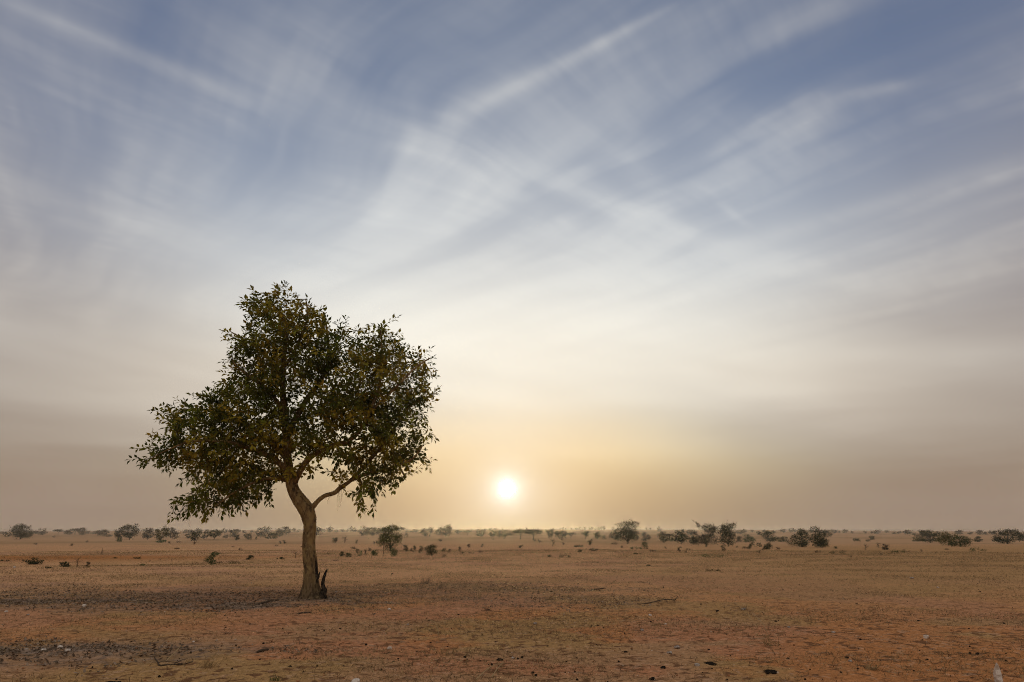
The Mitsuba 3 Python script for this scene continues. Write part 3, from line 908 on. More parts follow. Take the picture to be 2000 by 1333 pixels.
def crown_lobes(rng, kind, W, H):
    """Lobes (x, y, z, rx, rz) of the crown of a plant W wide and H high, its foot at the origin, and the height where the crown begins."""
    R = W / 2
    out = []
    if kind == "U":
        base, k = 0.52 * H, 11
        for i in range(k):
            a, r = rng.uniform(0, 6.28), R * 0.78 * math.sqrt(rng.uniform())
            out.append((r * math.cos(a), r * math.sin(a), H * (0.80 - 0.14 * (r / R) ** 2) + rng.normal(0, 0.02 * H), 0.36 * R, 0.17 * H))
        return out, base
    if kind == "B":
        k = int(rng.integers(8, 13))
        for i in range(k):
            a, r = rng.uniform(0, 6.28), 0.68 * R * math.sqrt(rng.uniform())
            z = H * rng.uniform(0.14, 0.84)
            sq = math.sqrt(max(0.15, 1 - (z / H - 0.38) ** 2 * 3.0))
            out.append((r * sq * math.cos(a), r * sq * math.sin(a), z, R * rng.uniform(0.26, 0.42), min(0.17 * H, z * 0.95)))
        out.append((0, 0, 0.3 * H, 0.55 * R, 0.27 * H))
        return out, 0.05 * H
    if kind == "V":
        k = 12
        for i in range(k):
            a, t = rng.uniform(0, 6.28), rng.uniform(0.32, 0.86)
            r = R * (0.22 + 0.62 * min(1, (t - 0.2) / 0.42)) * math.sqrt(rng.uniform(0.15, 1))
            out.append((r * math.cos(a), r * math.sin(a), t * H, R * rng.uniform(0.22, 0.36), 0.13 * H))
        out += [(0, 0, 0.64 * H, 0.62 * R, 0.26 * H), (0, 0, 0.42 * H, 0.36 * R, 0.2 * H)]
        return out, 0.16 * H
    if kind == "S":
        k = 15
        for i in range(k):
            a, t = rng.uniform(0, 6.28), rng.uniform(0.16, 0.9)
            r = R * 0.86 * math.sqrt(rng.uniform()) * math.sqrt(max(0.2, 1 - (t - 0.5) ** 2 * 3.2))
            out.append((r * math.cos(a), r * math.sin(a), t * H, R * rng.uniform(0.14, 0.26), 0.10 * H))
        out += [(0.25 * R, 0, 0.30 * H, 0.55 * R, 0.22 * H), (-0.4 * R, 0, 0.26 * H, 0.42 * R, 0.18 * H)]
        return out, 0.14 * H
    if kind == "P":
        k = 5
        for i in range(k):
            t = 0.25 + 0.68 * i / (k - 1)
            out.append((rng.normal(0, 0.24) * R, rng.normal(0, 0.24) * R, t * H, R * rng.uniform(0.35, 0.62), 0.14 * H))
        return out, 0.1 * H
    if kind == "L":
        k = 10
        for i in range(k):
            x = rng.uniform(-0.85, 0.85)
            out.append((x * R, rng.uniform(-0.5, 0.5) * R, H * 0.35 * (1 - 0.6 * x * x), R * rng.uniform(0.16, 0.3), H * 0.35 * rng.uniform(0.6, 1.5)))
        return out, 0.0
    if kind == "F":
        lean = rng.normal(0, 0.10) * R
        for i in range(int(rng.integers(16, 23))):
            a, t = rng.uniform(0, 6.28), rng.uniform(0.14, 0.90)
            r = 0.74 * R * math.sqrt(rng.uniform(0.1, 1)) * math.sqrt(max(0.15, 1 - (t - 0.52) ** 2 * 4.2))
            out.append((lean * t + r * math.cos(a), r * math.sin(a), t * H, R * rng.uniform(0.22, 0.40), H * rng.uniform(0.09, 0.15)))
        out.append((lean, 0, 0.44 * H, 0.70 * R, 0.36 * H))
        return out, 0.06 * H
    k = int(rng.integers(10, 15))
    lean = rng.normal(0, 0.12) * R
    for i in range(k):
        a, t = rng.uniform(0, 6.28), rng.uniform(0.20, 0.88)
        r = 0.72 * R * math.sqrt(rng.uniform()) * math.sqrt(max(0.12, 1 - (t - 0.55) ** 2 * 5.0))
        out.append((lean * t + r * math.cos(a), r * math.sin(a), t * H, R * rng.uniform(0.24, 0.40), H * rng.uniform(0.09, 0.14)))
    out.append((lean, 0, 0.50 * H, 0.55 * R, 0.28 * H))
    return out, 0.14 * H


def crown_leaves(rng, lobes, count, size):
    weight = np.array([(l[3] ** 2 * l[4]) ** 0.7 for l in lobes])
    which = rng.choice(len(lobes), count, p=weight / weight.sum())
    L = np.array(lobes)[which]
    d = unit(rng.normal(size=(count, 3)))
    r = rng.uniform(0.15, 1.0, (count, 1)) ** 0.5 * (1 + 0.22 * rng.normal(size=(count, 1)) ** 2 * 0.5)
    pos = L[:, :3] + d * r * np.stack([L[:, 3], L[:, 3], L[:, 4]], -1)
    pos[:, 2] = np.maximum(pos[:, 2], 0.02)
    s = size * rng.uniform(0.6, 1.4, count)
    v, f = kite_faces(pos, rng.normal(size=(count, 3)), rng.normal(size=(count, 3)), s * 1.3, s * 0.8)
    return pos, v, f, L


def plant(name, kind, x, y, h, w, tone, label, category, group=None, rows=None):
    key = numbered(name)
    seed = 1000 + len(labels)
    if kind == "T" and w > 0.5 * h:
        kind = "F"
    rng = np.random.default_rng(seed)
    tag(key, label, category, group)
    at = np.array([x, y, float(ground_height(x, y)) - 0.03])
    lean = rng.normal(0, 0.05, 2) * h
    if kind == "D":
        parts = []
        main = np.array([[0, 0, -0.03], [0.08 * w, 0, 0.45 * h], [0.02 * w + lean[0], lean[1], 0.8 * h], [0.3 * w + lean[0], lean[1], h]])
        if w < 0.45 * h:
            main = np.array([[0, 0, -0.03], [0.05 * w, 0, 0.5 * h], [0.0, 0.02 * w, h]])
        r0 = max(0.012 * h, 0.008 * w, 0.00032 * y)
        parts.append(tube(main + at, np.linspace(r0 * 1.5, r0 * 0.7, len(main)), 5))
        for i in range(9 if w > 0.45 * h else 2):
            t = rng.uniform(0.1, 0.8)
            a = rng.uniform(0, 6.28)
            L = 0.5 * w * rng.uniform(0.5, 1.1)
            p0 = np.array([np.interp(t, np.linspace(0, 1, len(main)), main[:, k]) for k in range(3)])
            e = np.array([L * math.cos(a), L * math.sin(a), rng.uniform(0.1, 0.45) * h])
            parts.append(tube(np.stack([p0, p0 + 0.5 * e + [0, 0, 0.04 * h], p0 + e]) + at, [r0 * 0.8, r0 * 0.6, r0 * 0.4], 4))
        v, f = join(parts)
        scene[key + "__stem"] = mikit.ply((v, f), "matt_material", color=np.tile(TONES["dead"][0], (len(v), 1)))
        if w > 0.45 * h:
            lobes = [(*(np.array([rng.uniform(-0.4, 0.4) * w, rng.uniform(-0.4, 0.4) * w, rng.uniform(0.15, 0.8) * h])), 0.2 * w, 0.12 * h) for _ in range(5)]
            pos, v, f, L = crown_leaves(rng, lobes, 90, max(0.05 * w, 0.0004 * y))
            scene[key + "__dry_leaves"] = mikit.ply((v + at, f), "matt_material", color=np.tile(TONES["dead"][1], (len(v), 1)))
        return key
    lobes, base = crown_lobes(rng, kind, w, h)
    px = w / y * 720
    size = float(np.clip(0.95 * y / 720, 0.030 * w, 0.11 * w)) if px < 9 else float(np.clip(0.8 * y / 720, 0.03 * w, 0.075 * w))
    cover = {"S": 2.1, "L": 1.0, "P": 2.2, "U": 2.6}.get(kind, 3.4)
    count = int(np.clip(cover * w * h / (0.52 * size**2), 160, 5200))
    pos, v, f, L = crown_leaves(rng, lobes, count, size)
    # the crown fills the plant's own width and height
    x0, x1 = np.percentile(pos[:, 0], [1.5, 98.5])
    z1 = np.percentile(pos[:, 2], 98.8)
    fit = np.array([w / max(x1 - x0, 1e-3), w / max(x1 - x0, 1e-3), h / max(z1, 1e-3)])
    shift = np.array([0.5 * (x0 + x1), 0, 0])
    centre = np.repeat(pos, 4, axis=0)
    v = (centre - shift) * fit + (v - centre)
    pos = (pos - shift) * fit
    lobes = [(*((np.array(l[:3]) - shift) * fit), l[3], l[4]) for l in lobes]
    lo, hi = np.array(TONES[tone][0]), np.array(TONES[tone][1])
    mixv = np.clip(meshkit.fbm(pos / (0.32 * w) + seed, 2, 5) * 1.8 - 0.4 + rng.normal(0, 0.22, count), 0, 1)[:, None]
    c = np.clip(0.78 * (lo + (hi - lo) * mixv) * rng.uniform(0.65, 1.4, (count, 1)), 0.008, 0.3)
    scene[key + ("__leaves" if kind in "PL" else "__crown")] = mikit.ply((v + at, f), "bush_material", color=np.repeat(c, 4, axis=0))
    if kind != "L":
        parts = []
        r0 = max((0.030 if kind in "FTUSV" else 0.022) * w, 0.00028 * y)
        top = np.array([0, 0, 0.55 * h])
        if kind == "U":
            top = np.array([0.02 * w, 0, 0.62 * h])
        mid = np.array([0.02 * w, 0, max(base, 0.12 * h)])
        tr = np.stack([[0, 0, -0.1], 0.5 * mid + [0.012 * w, 0, 0], mid])
        v, f = tube(tr + at, [r0 * 1.3, r0, r0 * 0.85], 7)
        scene[key + ("__stem" if kind == "P" else "__trunk")] = mikit.ply((v, f), "matt_material", color=np.tile([0.060, 0.045, 0.032], (len(v), 1)))
        if kind in "FTUSVP" and px > 5:
            order = rng.permutation(len(lobes))[: 7 if kind != "S" else 12]
            for k in order:
                e = np.array(lobes[k][:3])
                m = 0.5 * (mid + e) + np.array([0, 0, -0.06 * h if kind == "U" else 0.04 * h])
                thin = 0.5 if kind == "S" else 1.0
                parts.append(tube(np.stack([mid - [0, 0, 0.02 * h], m, e]) + at, [r0 * 0.7 * thin, r0 * 0.5 * thin, r0 * 0.28 * thin], 5))
                if kind == "S":
                    for _ in range(3):
                        d = np.array([rng.normal(0, 0.12) * w, rng.normal(0, 0.12) * w, abs(rng.normal(0.12, 0.08)) * h])
                        parts.append(tube(np.stack([e, e + 0.5 * d + rng.normal(0, 0.01, 3) * w, e + d]) + at, [r0 * 0.3, r0 * 0.24, r0 * 0.15], 4))
            v, f = join(parts)
            scene[key + "__limbs"] = mikit.ply((v, f), "matt_material", color=np.tile([0.060, 0.046, 0.034], (len(v), 1)))
    return key


PLANTS = [
    ('tree', 'T', -226.14, 341.81, 7.04, 9.81, 'dark', 'dark lopsided tree with narrow foot, nearest the left edge of the photo'),
    ('bush', 'B', -423.60, 669.26, 6.15, 6.40, 'brown', 'small squarish hazy tree right of the dark lopsided leftmost tree'),
    ('tree', 'U', -437.45, 715.16, 5.26, 8.42, 'dark', 'flat-topped boxy dark tree on the skyline, third clear crown from the left edge'),
    ('bush', 'B', -424.92, 711.52, 4.45, 9.42, 'brown', 'low wide hazy bush just left of a small umbrella-shaped tree on the far left skyline'),
    ('acacia_tree', 'U', -425.53, 722.50, 5.85, 9.04, 'brown', 'small hazy umbrella-shaped tree on the far left skyline'),
    ('tree', 'T', -363.97, 628.43, 6.24, 6.94, 'brown', 'round tree standing right against the small umbrella-shaped tree on the far left'),
    ('bush', 'B', -470.40, 823.61, 3.03, 4.85, 'brown', 'smallest dark dot of a bush on the skyline left of the big round tree'),
    ('bush', 'B', -437.90, 779.97, 3.16, 6.31, 'grey', 'pale low skyline bush between a dark dot of a bush and a wide dark bush'),
    ('bush', 'B', -311.80, 565.53, 5.20, 7.91, 'brown', 'wide dark bush on the left skyline, two trees left of the big round tree'),
    ('bush', 'B', -262.70, 484.43, 1.60, 3.21, 'brown', 'little low bush between the wide dark bush and the slim tree on the left'),
    ('tree', 'T', -168.46, 318.24, 5.15, 3.28, 'grey', 'slim greyish tree touching the left side of the big round tree'),
    ('bush', 'B', -126.98, 240.36, 1.50, 1.59, 'green', 'small green bush at the foot of the slim greyish tree'),
    ('tree', 'T', -164.97, 320.42, 6.91, 6.36, 'dark', 'big round dense tree, tallest on the skyline left of the lone foreground tree'),
    ('tree', 'T', -176.02, 359.10, 5.55, 5.55, 'brown', 'spreading brownish tree just right of the big round dense tree'),
    ('tree', 'T', -129.06, 273.07, 5.50, 4.02, 'yellow', 'tall yellowish green tree with a low green skirt, left of the foreground crown'),
    ('bush', 'B', -107.93, 228.79, 0.93, 2.69, 'green', 'low green shrub at the foot of the tall yellowish green tree'),
    ('tree', 'T', -197.54, 429.32, 6.16, 4.11, 'grey', 'slim pale tree directly right of the tall yellowish green tree'),
    ('bush', 'B', -171.46, 377.90, 4.03, 3.61, 'brown', 'small dark bushy tree leaning against the slim pale tree on the left'),
    ('tree', 'T', -376.64, 865.25, 4.77, 5.73, 'brown', 'tiny skyline tree under the hanging tip of the left foreground branch'),
    ('bush', 'B', -173.96, 399.04, 2.64, 2.94, 'grey', 'pale bush touching the left side of the dark oblong tree below the left branch'),
    ('tree', 'T', -100.59, 235.91, 3.99, 3.12, 'dark', 'dark oblong tree, darkest and lowest-standing below the left foreground branch'),
    ('tree', 'T', -383.81, 907.46, 5.67, 8.68, 'grey', 'hazy tree peeping over the top of the dark oblong tree'),
    ('tree', 'S', -143.62, 346.50, 3.31, 3.57, 'grey', 'thin airy bush right of the dark oblong tree'),
    ('tree', 'T', -363.72, 883.10, 4.55, 5.20, 'brown', 'small skyline tree behind the thin airy bush'),
    ('tree', 'V', -136.25, 340.07, 4.53, 6.00, 'olive', 'broad vase-shaped tree below the low left leaves of the lone tree'),
    ('tree', 'S', -345.33, 890.64, 5.90, 7.86, 'grey', 'airy pale tree on the skyline right of the broad vase-shaped tree'),
    ('bush', 'B', -175.43, 455.66, 2.31, 3.35, 'brown', 'small dark bush right of the broad vase-shaped tree'),
    ('tree', 'T', -178.80, 477.07, 5.05, 5.62, 'brown', 'hazy brown flat-topped tree halfway between the lone trunk and the left branch tip'),
    ('tree', 'T', -352.54, 954.97, 4.92, 5.62, 'grey', 'small crown just showing over the hazy brown flat-topped tree'),
    ('bush', 'B', -121.08, 327.02, 2.53, 2.41, 'olive', 'small olive bush in front of the hazy brown flat-topped tree'),
    ('tree', 'T', -117.77, 330.94, 3.17, 3.17, 'brown', 'brown tree with leaning top standing alone in a gap, left of the airy pale pair'),
    ('bush', 'P', -115.08, 334.34, 1.21, 1.23, 'dark', 'tiny dark upright shrub left of the tall airy tree'),
    ('tree', 'S', -145.94, 431.52, 6.19, 5.71, 'grey', 'tall airy see-through tree, left one of the pair nearest the lone trunk'),
    ('tree', 'T', -321.03, 971.35, 8.93, 9.29, 'grey', 'hazy tall tree behind the tall airy see-through tree'),
    ('bush', 'B', -116.55, 360.93, 3.45, 5.58, 'dark', 'dark rounded bush closest to the camera in the clump left of the lone trunk'),
    ('tree', 'T', -157.67, 502.90, 5.92, 6.29, 'brown', 'hazy brown tree in the middle of the clump left of the lone trunk'),
    ('tree', 'T', -211.63, 695.96, 7.78, 7.68, 'brown', 'tallest hazy tree at the right end of the clump left of the lone trunk'),
    ('tree', 'T', -365.11, 1238.85, 6.84, 6.38, 'brown', 'tiny round skyline tree between the clump and the lone trunk'),
    ('bush', 'B', -357.42, 1238.85, 4.56, 5.47, 'grey', 'tiny pale skyline bush hard by the left side of the lone trunk'),
    ('tree', 'T', -167.02, 635.96, 7.95, 7.02, 'brown', 'hazy tree half hidden behind the right side of the lone trunk'),
    ('bush', 'B', -330.12, 1292.67, 4.85, 8.56, 'brown', 'low skyline bush a little right of the lone trunk'),
    ('tree', 'T', -258.50, 1052.20, 8.13, 8.52, 'brown', 'compact round skyline tree, first clear tree right of the lone trunk'),
    ('bush', 'B', -257.70, 1088.61, 4.00, 5.61, 'grey', 'pale dot of a bush right of the compact round skyline tree'),
    ('bush', 'B', -301.41, 1319.33, 5.34, 7.77, 'grey', 'small pale bush midway between the compact round tree and the crooked airy tree'),
    ('tree', 'S', -231.30, 1079.39, 8.74, 9.53, 'brown', 'crooked airy skyline tree with open crown left of the broad two-lobed tree'),
    ('tree', 'T', -111.12, 561.70, 7.23, 7.85, 'brown', 'left lobe of the hazy pair of broad trees left of the green vase-shaped tree'),
    ('tree', 'T', -112.02, 593.12, 6.98, 6.11, 'brown', 'right lobe of the hazy pair of broad trees left of the green vase-shaped tree'),
    ('tree', 'T', -125.83, 691.24, 6.87, 6.10, 'grey', 'pale tree between the hazy pair and the green vase-shaped tree'),
    ('tree', 'T', -153.96, 878.60, 6.79, 7.76, 'brown', 'hazy tree just over the left shoulder of the green vase-shaped tree'),
    ('tree', 'T', -169.72, 999.85, 8.83, 9.56, 'brown', 'hazy tree showing over the top of the green vase-shaped tree'),
    ('tree', 'T', -10.87, 66.32, 2.39, 2.00, 'vase', 'big green vase-shaped tree on a short trunk, right of the lone trunk'),
    ('bush', 'B', -7.79, 49.24, 0.60, 0.43, 'green', 'bright green bush right in front of the vase-shaped tree foot'),
    ('acacia_tree', 'U', -135.33, 899.78, 7.55, 11.92, 'brown', 'hazy flat domed tree peeping out right behind the vase-shaped tree'),
    ('bush', 'B', -146.99, 1103.53, 4.22, 11.37, 'grey', 'pale low bush on the skyline two crowns right of the vase-shaped tree'),
    ('tree', 'T', -72.27, 609.48, 5.83, 5.83, 'brown', 'brown tree, left one of two just left of the tree with the plain trunk'),
    ('tree', 'T', -92.66, 842.02, 7.06, 6.81, 'brown', 'hazy tree, right one of two just left of the tree with the plain trunk'),
    ('tree', 'T', -65.32, 657.97, 5.42, 5.81, 'brown', 'low bushy tree touching the left of the tree with the plain trunk'),
    ('tree', 'T', -46.45, 518.54, 8.39, 8.39, 'brown', 'tall ragged tree with a plain visible trunk, tallest on the skyline left of the sun'),
    ('tree', 'T', -57.61, 787.97, 4.75, 5.80, 'grey', 'pale round tree right of the tall ragged tree'),
    ('tree', 'U', -39.00, 650.18, 4.31, 6.22, 'olive', 'small flat-topped leaning tree below and left of the sun'),
    ('tree', 'T', -21.36, 512.40, 5.05, 6.41, 'olive', 'broad dark olive tree, biggest just left below the sun'),
    ('tree', 'T', -12.01, 465.05, 4.65, 4.45, 'olive', 'tapered tree almost below the sun, left side'),
    ('tree', 'T', -7.69, 465.05, 4.93, 3.76, 'olive', 'yellowish tree left one of a pair directly below the sun'),
    ('tree', 'T', -4.21, 469.82, 4.98, 3.46, 'yellow', 'yellowish tree right one of a pair directly below the sun'),
    ('tree', 'S', -0.75, 542.91, 4.19, 3.99, 'grey', 'pale hazy tree left of the two dark umbrella-shaped trees'),
    ('acacia_tree', 'U', 3.86, 350.05, 4.94, 5.92, 'dark', 'smaller left one of two dark umbrella-shaped trees below the sun'),
    ('acacia_tree', 'U', 9.07, 317.70, 4.79, 7.25, 'dark', 'wider right one of two dark umbrella-shaped trees below the sun'),
    ('tree', 'T', 21.26, 417.08, 5.37, 4.30, 'olive', 'conical dark tree right of the two umbrella-shaped trees'),
    ('tree', 'T', 24.31, 383.73, 4.12, 4.23, 'olive', 'round olive tree between the conical tree and the pale flat tree'),
    ('tree', 'T', 29.00, 412.85, 4.56, 3.04, 'grey', 'hazy tree behind the right side of the round olive tree'),
    ('acacia_tree', 'U', 32.81, 414.25, 3.35, 5.18, 'grey', 'pale flat-crowned tree on thin stems right of the round olive tree'),
    ('tree', 'V', 38.56, 390.31, 4.45, 3.73, 'dark', 'small dark tree forked like a V, midway between the sun and the big dark tree'),
    ('tree', 'T', 40.25, 350.05, 3.68, 3.09, 'olive', 'slim hazy tree right of the small forked tree'),
    ('bush', 'B', 43.85, 354.85, 2.09, 2.09, 'grey', 'small pale bush between the slim hazy tree and the big dark tree'),
    ('tree', 'T', 42.41, 306.56, 4.29, 4.29, 'brown', 'hazy brownish tree tucked behind the left of the big dark tree'),
    ('tree', 'T', 26.54, 171.05, 5.35, 5.29, 'dark', 'biggest dark many-lobed tree of the plain, right of the sun'),
    ('tree', 'T', 101.42, 570.36, 3.36, 3.36, 'grey', 'small pale crown behind the pale bush right of the big dark tree'),
    ('bush', 'B', 53.60, 297.31, 2.52, 3.28, 'grey', 'pale round bush right of the big dark tree'),
    ('tree', 'T', 44.86, 221.14, 3.47, 2.77, 'dark', 'dark oval tree, next dark one right of the biggest many-lobed tree'),
    ('bush', 'B', 60.25, 282.52, 3.12, 2.70, 'olive', 'paler olive bush touching the right of the dark oval tree'),
    ('tree', 'T', 37.69, 166.17, 3.18, 3.55, 'dark', 'dark rounded tree on two short stems left of the wide wispy tree'),
    ('tree', 'T', 138.60, 576.21, 5.30, 5.93, 'brown', 'hazy tree behind the left end of the wide wispy tree'),
    ('bush', 'B', 42.27, 173.69, 1.85, 1.92, 'dark', 'dark low bush at the left foot of the wide wispy tree'),
    ('tree', 'S', 26.05, 100.10, 3.17, 3.83, 'grey', 'wide wispy tree with bare twigs at its top, widest tree right of centre'),
    ('tree', 'T', 29.16, 100.61, 3.26, 2.15, 'dark', 'tall dark tiered tree with gaps between its tiers, right of the wide wispy tree'),
    ('bush', 'B', 70.18, 230.36, 2.03, 1.69, 'brown', 'hazy brown bush behind the right foot of the tall tiered tree'),
    ('tree', 'T', 230.05, 746.23, 4.39, 9.33, 'brown', 'hazy low tree on the skyline right behind the tall tiered tree'),
    ('tree', 'T', 349.49, 1112.95, 4.91, 6.55, 'brown', 'tiny crown on the skyline right of the tall tiered tree'),
    ('bush', 'B', 73.22, 229.96, 2.54, 3.38, 'green', 'greenish round bush a little right of the tall tiered tree'),
    ('tree', 'T', 227.39, 684.22, 3.78, 4.03, 'brown', 'small hazy tree over the gap right of the greenish round bush'),
    ('tree', 'T', 81.99, 236.71, 3.66, 4.70, 'olive', 'broad hazy olive ragged tree midway between the tiered tree and big dark bush'),
    ('bush', 'B', 26.14, 76.12, 0.78, 0.84, 'dark', 'small black-green bush below and in front of the broad hazy olive tree'),
    ('bush', 'B', 88.21, 242.42, 1.78, 3.75, 'olive', 'low wide olive mound left of the big dense dark bush'),
    ('tree', 'T', 360.11, 984.66, 5.07, 7.24, 'brown', 'round skyline tree over the low wide olive mound'),
    ('tree', 'T', 415.69, 1107.29, 6.11, 5.70, 'brown', 'small skyline tree, left one of two over the big dense dark bush'),
    ('tree', 'T', 422.47, 1111.06, 6.54, 6.54, 'brown', 'small skyline tree, right one of two over the big dense dark bush'),
    ('bush', 'B', 38.21, 98.41, 2.42, 2.53, 'dark', 'big dense dark bush reaching the ground, left one of a pair on the right'),
    ('tree', 'T', 396.12, 982.99, 4.70, 5.79, 'brown', 'tiny skyline tree in the gap between the two big dark bushes'),
    ('tree', 'B', 38.91, 94.15, 2.67, 2.49, 'dark', 'big two-toned dark tree with dark trailing foot, right one of a pair on the right'),
    ('tree', 'T', 374.76, 862.31, 4.76, 6.34, 'brown', 'small dark skyline tree, first one right of the two-toned dark tree'),
    ('tree', 'T', 452.59, 1008.39, 4.82, 7.42, 'grey', 'pale skyline tree, second one right of the two-toned dark tree'),
    ('bush', 'B', 130.26, 281.08, 1.24, 2.48, 'dark', 'low dark bush alone on the far plain, second row right of the two-toned tree'),
    ('bush', 'B', 133.13, 278.23, 0.92, 1.64, 'brown', 'tiny brown bush on the far plain left of the green roundish bush'),
    ('bush', 'B', 162.01, 334.34, 1.97, 2.46, 'olive', 'green roundish small bush alone on the far plain'),
    ('tree', 'T', 411.19, 834.89, 4.61, 6.76, 'brown', 'dark round skyline tree midway between the two-toned tree and the dark flat tree'),
    ('tree', 'T', 492.64, 974.66, 3.23, 5.74, 'grey', 'pale small skyline tree right of the dark round skyline tree'),
    ('bush', 'B', 387.24, 752.60, 2.49, 3.88, 'brown', 'small brown bush on the skyline left of the purplish wide tree'),
    ('tree', 'T', 392.82, 737.40, 4.88, 7.60, 'brown', 'purplish wide hazy tree on the skyline at the far right'),
    ('bush', 'B', 401.39, 742.43, 1.91, 4.37, 'brown', 'low tuft of a bush at the right side of the purplish wide tree'),
    ('bush', 'B', 152.89, 280.60, 1.86, 3.51, 'yellow', 'yellowish low bush touching the left of the dark flat-topped tree'),
    ('tree', 'T', 129.77, 231.14, 4.17, 6.12, 'dark', 'dark flat-topped tree with a short trunk, left one of three near the right edge'),
    ('tree', 'B', 63.96, 109.35, 2.12, 2.57, 'yellow', 'yellowish green rounded bush between the dark flat-topped tree and the dark green bush'),
    ('bush', 'B', 59.97, 99.59, 1.50, 2.27, 'dgreen', 'dark green dome of a bush in front of the yellowish green one'),
    ('tree', 'T', 403.52, 670.40, 4.93, 6.41, 'brown', 'hazy skyline tree over the dark green dome of a bush'),
    ('bush', 'B', 158.60, 253.38, 1.96, 3.17, 'olive', 'small round olive bush alone between the dark green dome and the right-edge trees'),
    ('tree', 'T', 440.87, 699.52, 4.63, 5.66, 'brown', 'hazy skyline tree above the small lone olive bush'),
    ('tree', 'T', 453.45, 700.71, 3.87, 5.67, 'brown', 'hazy skyline tree left of the right-edge trees'),
    ('bush', 'B', 170.05, 260.81, 2.30, 2.49, 'grey', 'pale bush at the left side of the wide dark right-edge tree'),
    ('tree', 'T', 136.16, 204.85, 4.13, 5.73, 'dark', 'wide dark tree second from the right edge'),
    ('tree', 'B', 186.51, 272.14, 4.28, 3.60, 'dark', 'dark tree cut off by the right edge'),
    ('shrub', 'B', -28.09, 44.01, 0.42, 0.97, 'dark', 'dark leaning shrub with a flat tail, on the near plain at the left'),
    ('shrub', 'B', -19.80, 33.19, 0.27, 0.37, 'dark', 'dark round shrub alone on the near plain at the left'),
    ('dead_plant', 'D', -18.80, 32.41, 0.43, 0.29, 'dead', 'thin bent dead stalk right of the dark round shrub'),
    ('sapling', 'P', -18.25, 32.24, 0.28, 0.21, 'brown', 'reddish withered sapling right of the thin bent dead stalk'),
    ('grass_patch', 'L', -19.74, 31.75, 0.11, 0.56, 'dark', 'low dark weed patch below and right of the dark leaning shrub'),
    ('grass_patch', 'L', -31.13, 45.93, 0.12, 0.61, 'dark', 'low dark weed patch at the left edge of the photo'),
    ('shrub', 'B', -25.49, 48.09, 0.12, 0.25, 'dark', 'dark little tuft on the left bank, left one of two'),
    ('grass_patch', 'L', -23.87, 47.68, 0.15, 0.42, 'dark', 'dark little tuft on the left bank, right one of two'),
    ('grass_patch', 'L', -17.20, 34.87, 0.17, 0.44, 'green', 'greenish low tuft in front of the left bank'),
    ('sapling', 'P', -14.00, 34.92, 0.67, 0.57, 'green', 'leafy green young tree in two tiers on the near plain left of the lone trunk'),
    ('grass_patch', 'L', -14.86, 40.02, 0.22, 0.56, 'olive', 'low olive tuft right of the two-tiered green young tree'),
    ('shrub', 'B', -16.04, 45.77, 0.32, 0.40, 'dark', 'small dark pointed shrub midway between the two-tiered young tree and the lone trunk'),
    ('grass_patch', 'L', -14.24, 46.08, 0.15, 0.47, 'olive', 'flat olive tuft left of the lone trunk'),
    ('dead_plant', 'D', -13.78, 47.52, 0.38, 0.38, 'dead', 'small curled dead shrub close to the left of the lone trunk'),
    ('grass_patch', 'L', -16.51, 42.33, 0.12, 0.28, 'brown', 'faint brown tuft at the right foot of the two-tiered green young tree'),
    ('sapling', 'P', -58.29, 187.19, 0.76, 0.83, 'brown', 'tiny sapling left one of a pair left of the lone trunk'),
    ('sapling', 'P', -60.77, 198.67, 1.02, 0.88, 'brown', 'tiny sapling right one of a pair left of the lone trunk'),
    ('tree', 'T', -54.52, 229.18, 1.85, 1.52, 'dark', 'tiny dark lollipop-shaped tree right of the lone trunk'),
    ('dead_plant', 'D', -54.61, 242.83, 1.97, 2.14, 'dead', 'bare spreading dead shrub right of the lollipop-shaped tree'),
    ('sapling', 'P', -43.84, 209.78, 1.16, 0.77, 'olive', 'tiny upright sapling between the dead shrub and the vase-shaped tree'),
    ('sapling', 'B', -11.51, 50.60, 0.35, 0.30, 'dark', 'dark bushy sapling, leftmost of the row of saplings'),
    ('shrub', 'B', -10.53, 48.17, 0.30, 0.39, 'olive', 'low olive shrub, second in the row of saplings'),
    ('sapling', 'P', -11.75, 56.71, 0.42, 0.29, 'olive', 'leafy upright sapling, third in the row of saplings'),
    ('sapling', 'P', -10.36, 50.95, 0.39, 0.26, 'green', 'green sapling right beside the third of the row'),
    ('dead_plant', 'D', -10.75, 54.63, 0.48, 0.32, 'dead', 'brown dried sapling left of the pointed green shrub'),
    ('sapling', 'P', -12.62, 66.21, 0.34, 0.29, 'brown', 'small brown sapling above the pointed green shrub'),
    ('shrub', 'B', -9.40, 51.04, 0.45, 0.41, 'green', 'pointed green shrub left of the vase-shaped tree foot'),
    ('sapling', 'D', -8.42, 48.83, 1.04, 0.18, 'dead', 'thin bare stem with a grey tuft left of the vase-shaped tree foot'),
    ('sapling', 'P', -9.21, 64.76, 0.62, 0.48, 'dark', 'dark two-part sapling, first right of the vase-shaped tree'),
    ('sapling', 'P', -9.02, 66.77, 0.32, 0.25, 'brown', 'slim brown sapling, second right of the vase-shaped tree'),
    ('sapling', 'P', -8.21, 62.70, 0.58, 0.32, 'dark', 'upright dark sapling, third right of the vase-shaped tree'),
    ('sapling', 'P', -6.99, 57.29, 0.63, 0.34, 'dark', 'dark crooked sapling, fourth right of the vase-shaped tree'),
    ('sapling', 'P', -8.36, 71.96, 0.32, 0.32, 'dark', 'little round sapling between the crooked one and the bushy one'),
    ('sapling', 'T', -5.45, 50.69, 0.82, 0.71, 'olive', 'bushiest sapling with a slanting double crown, right end of the row'),
    ('sapling', 'P', -5.86, 64.32, 0.35, 0.38, 'olive', 'small leafy sapling right of the slanting double crown'),
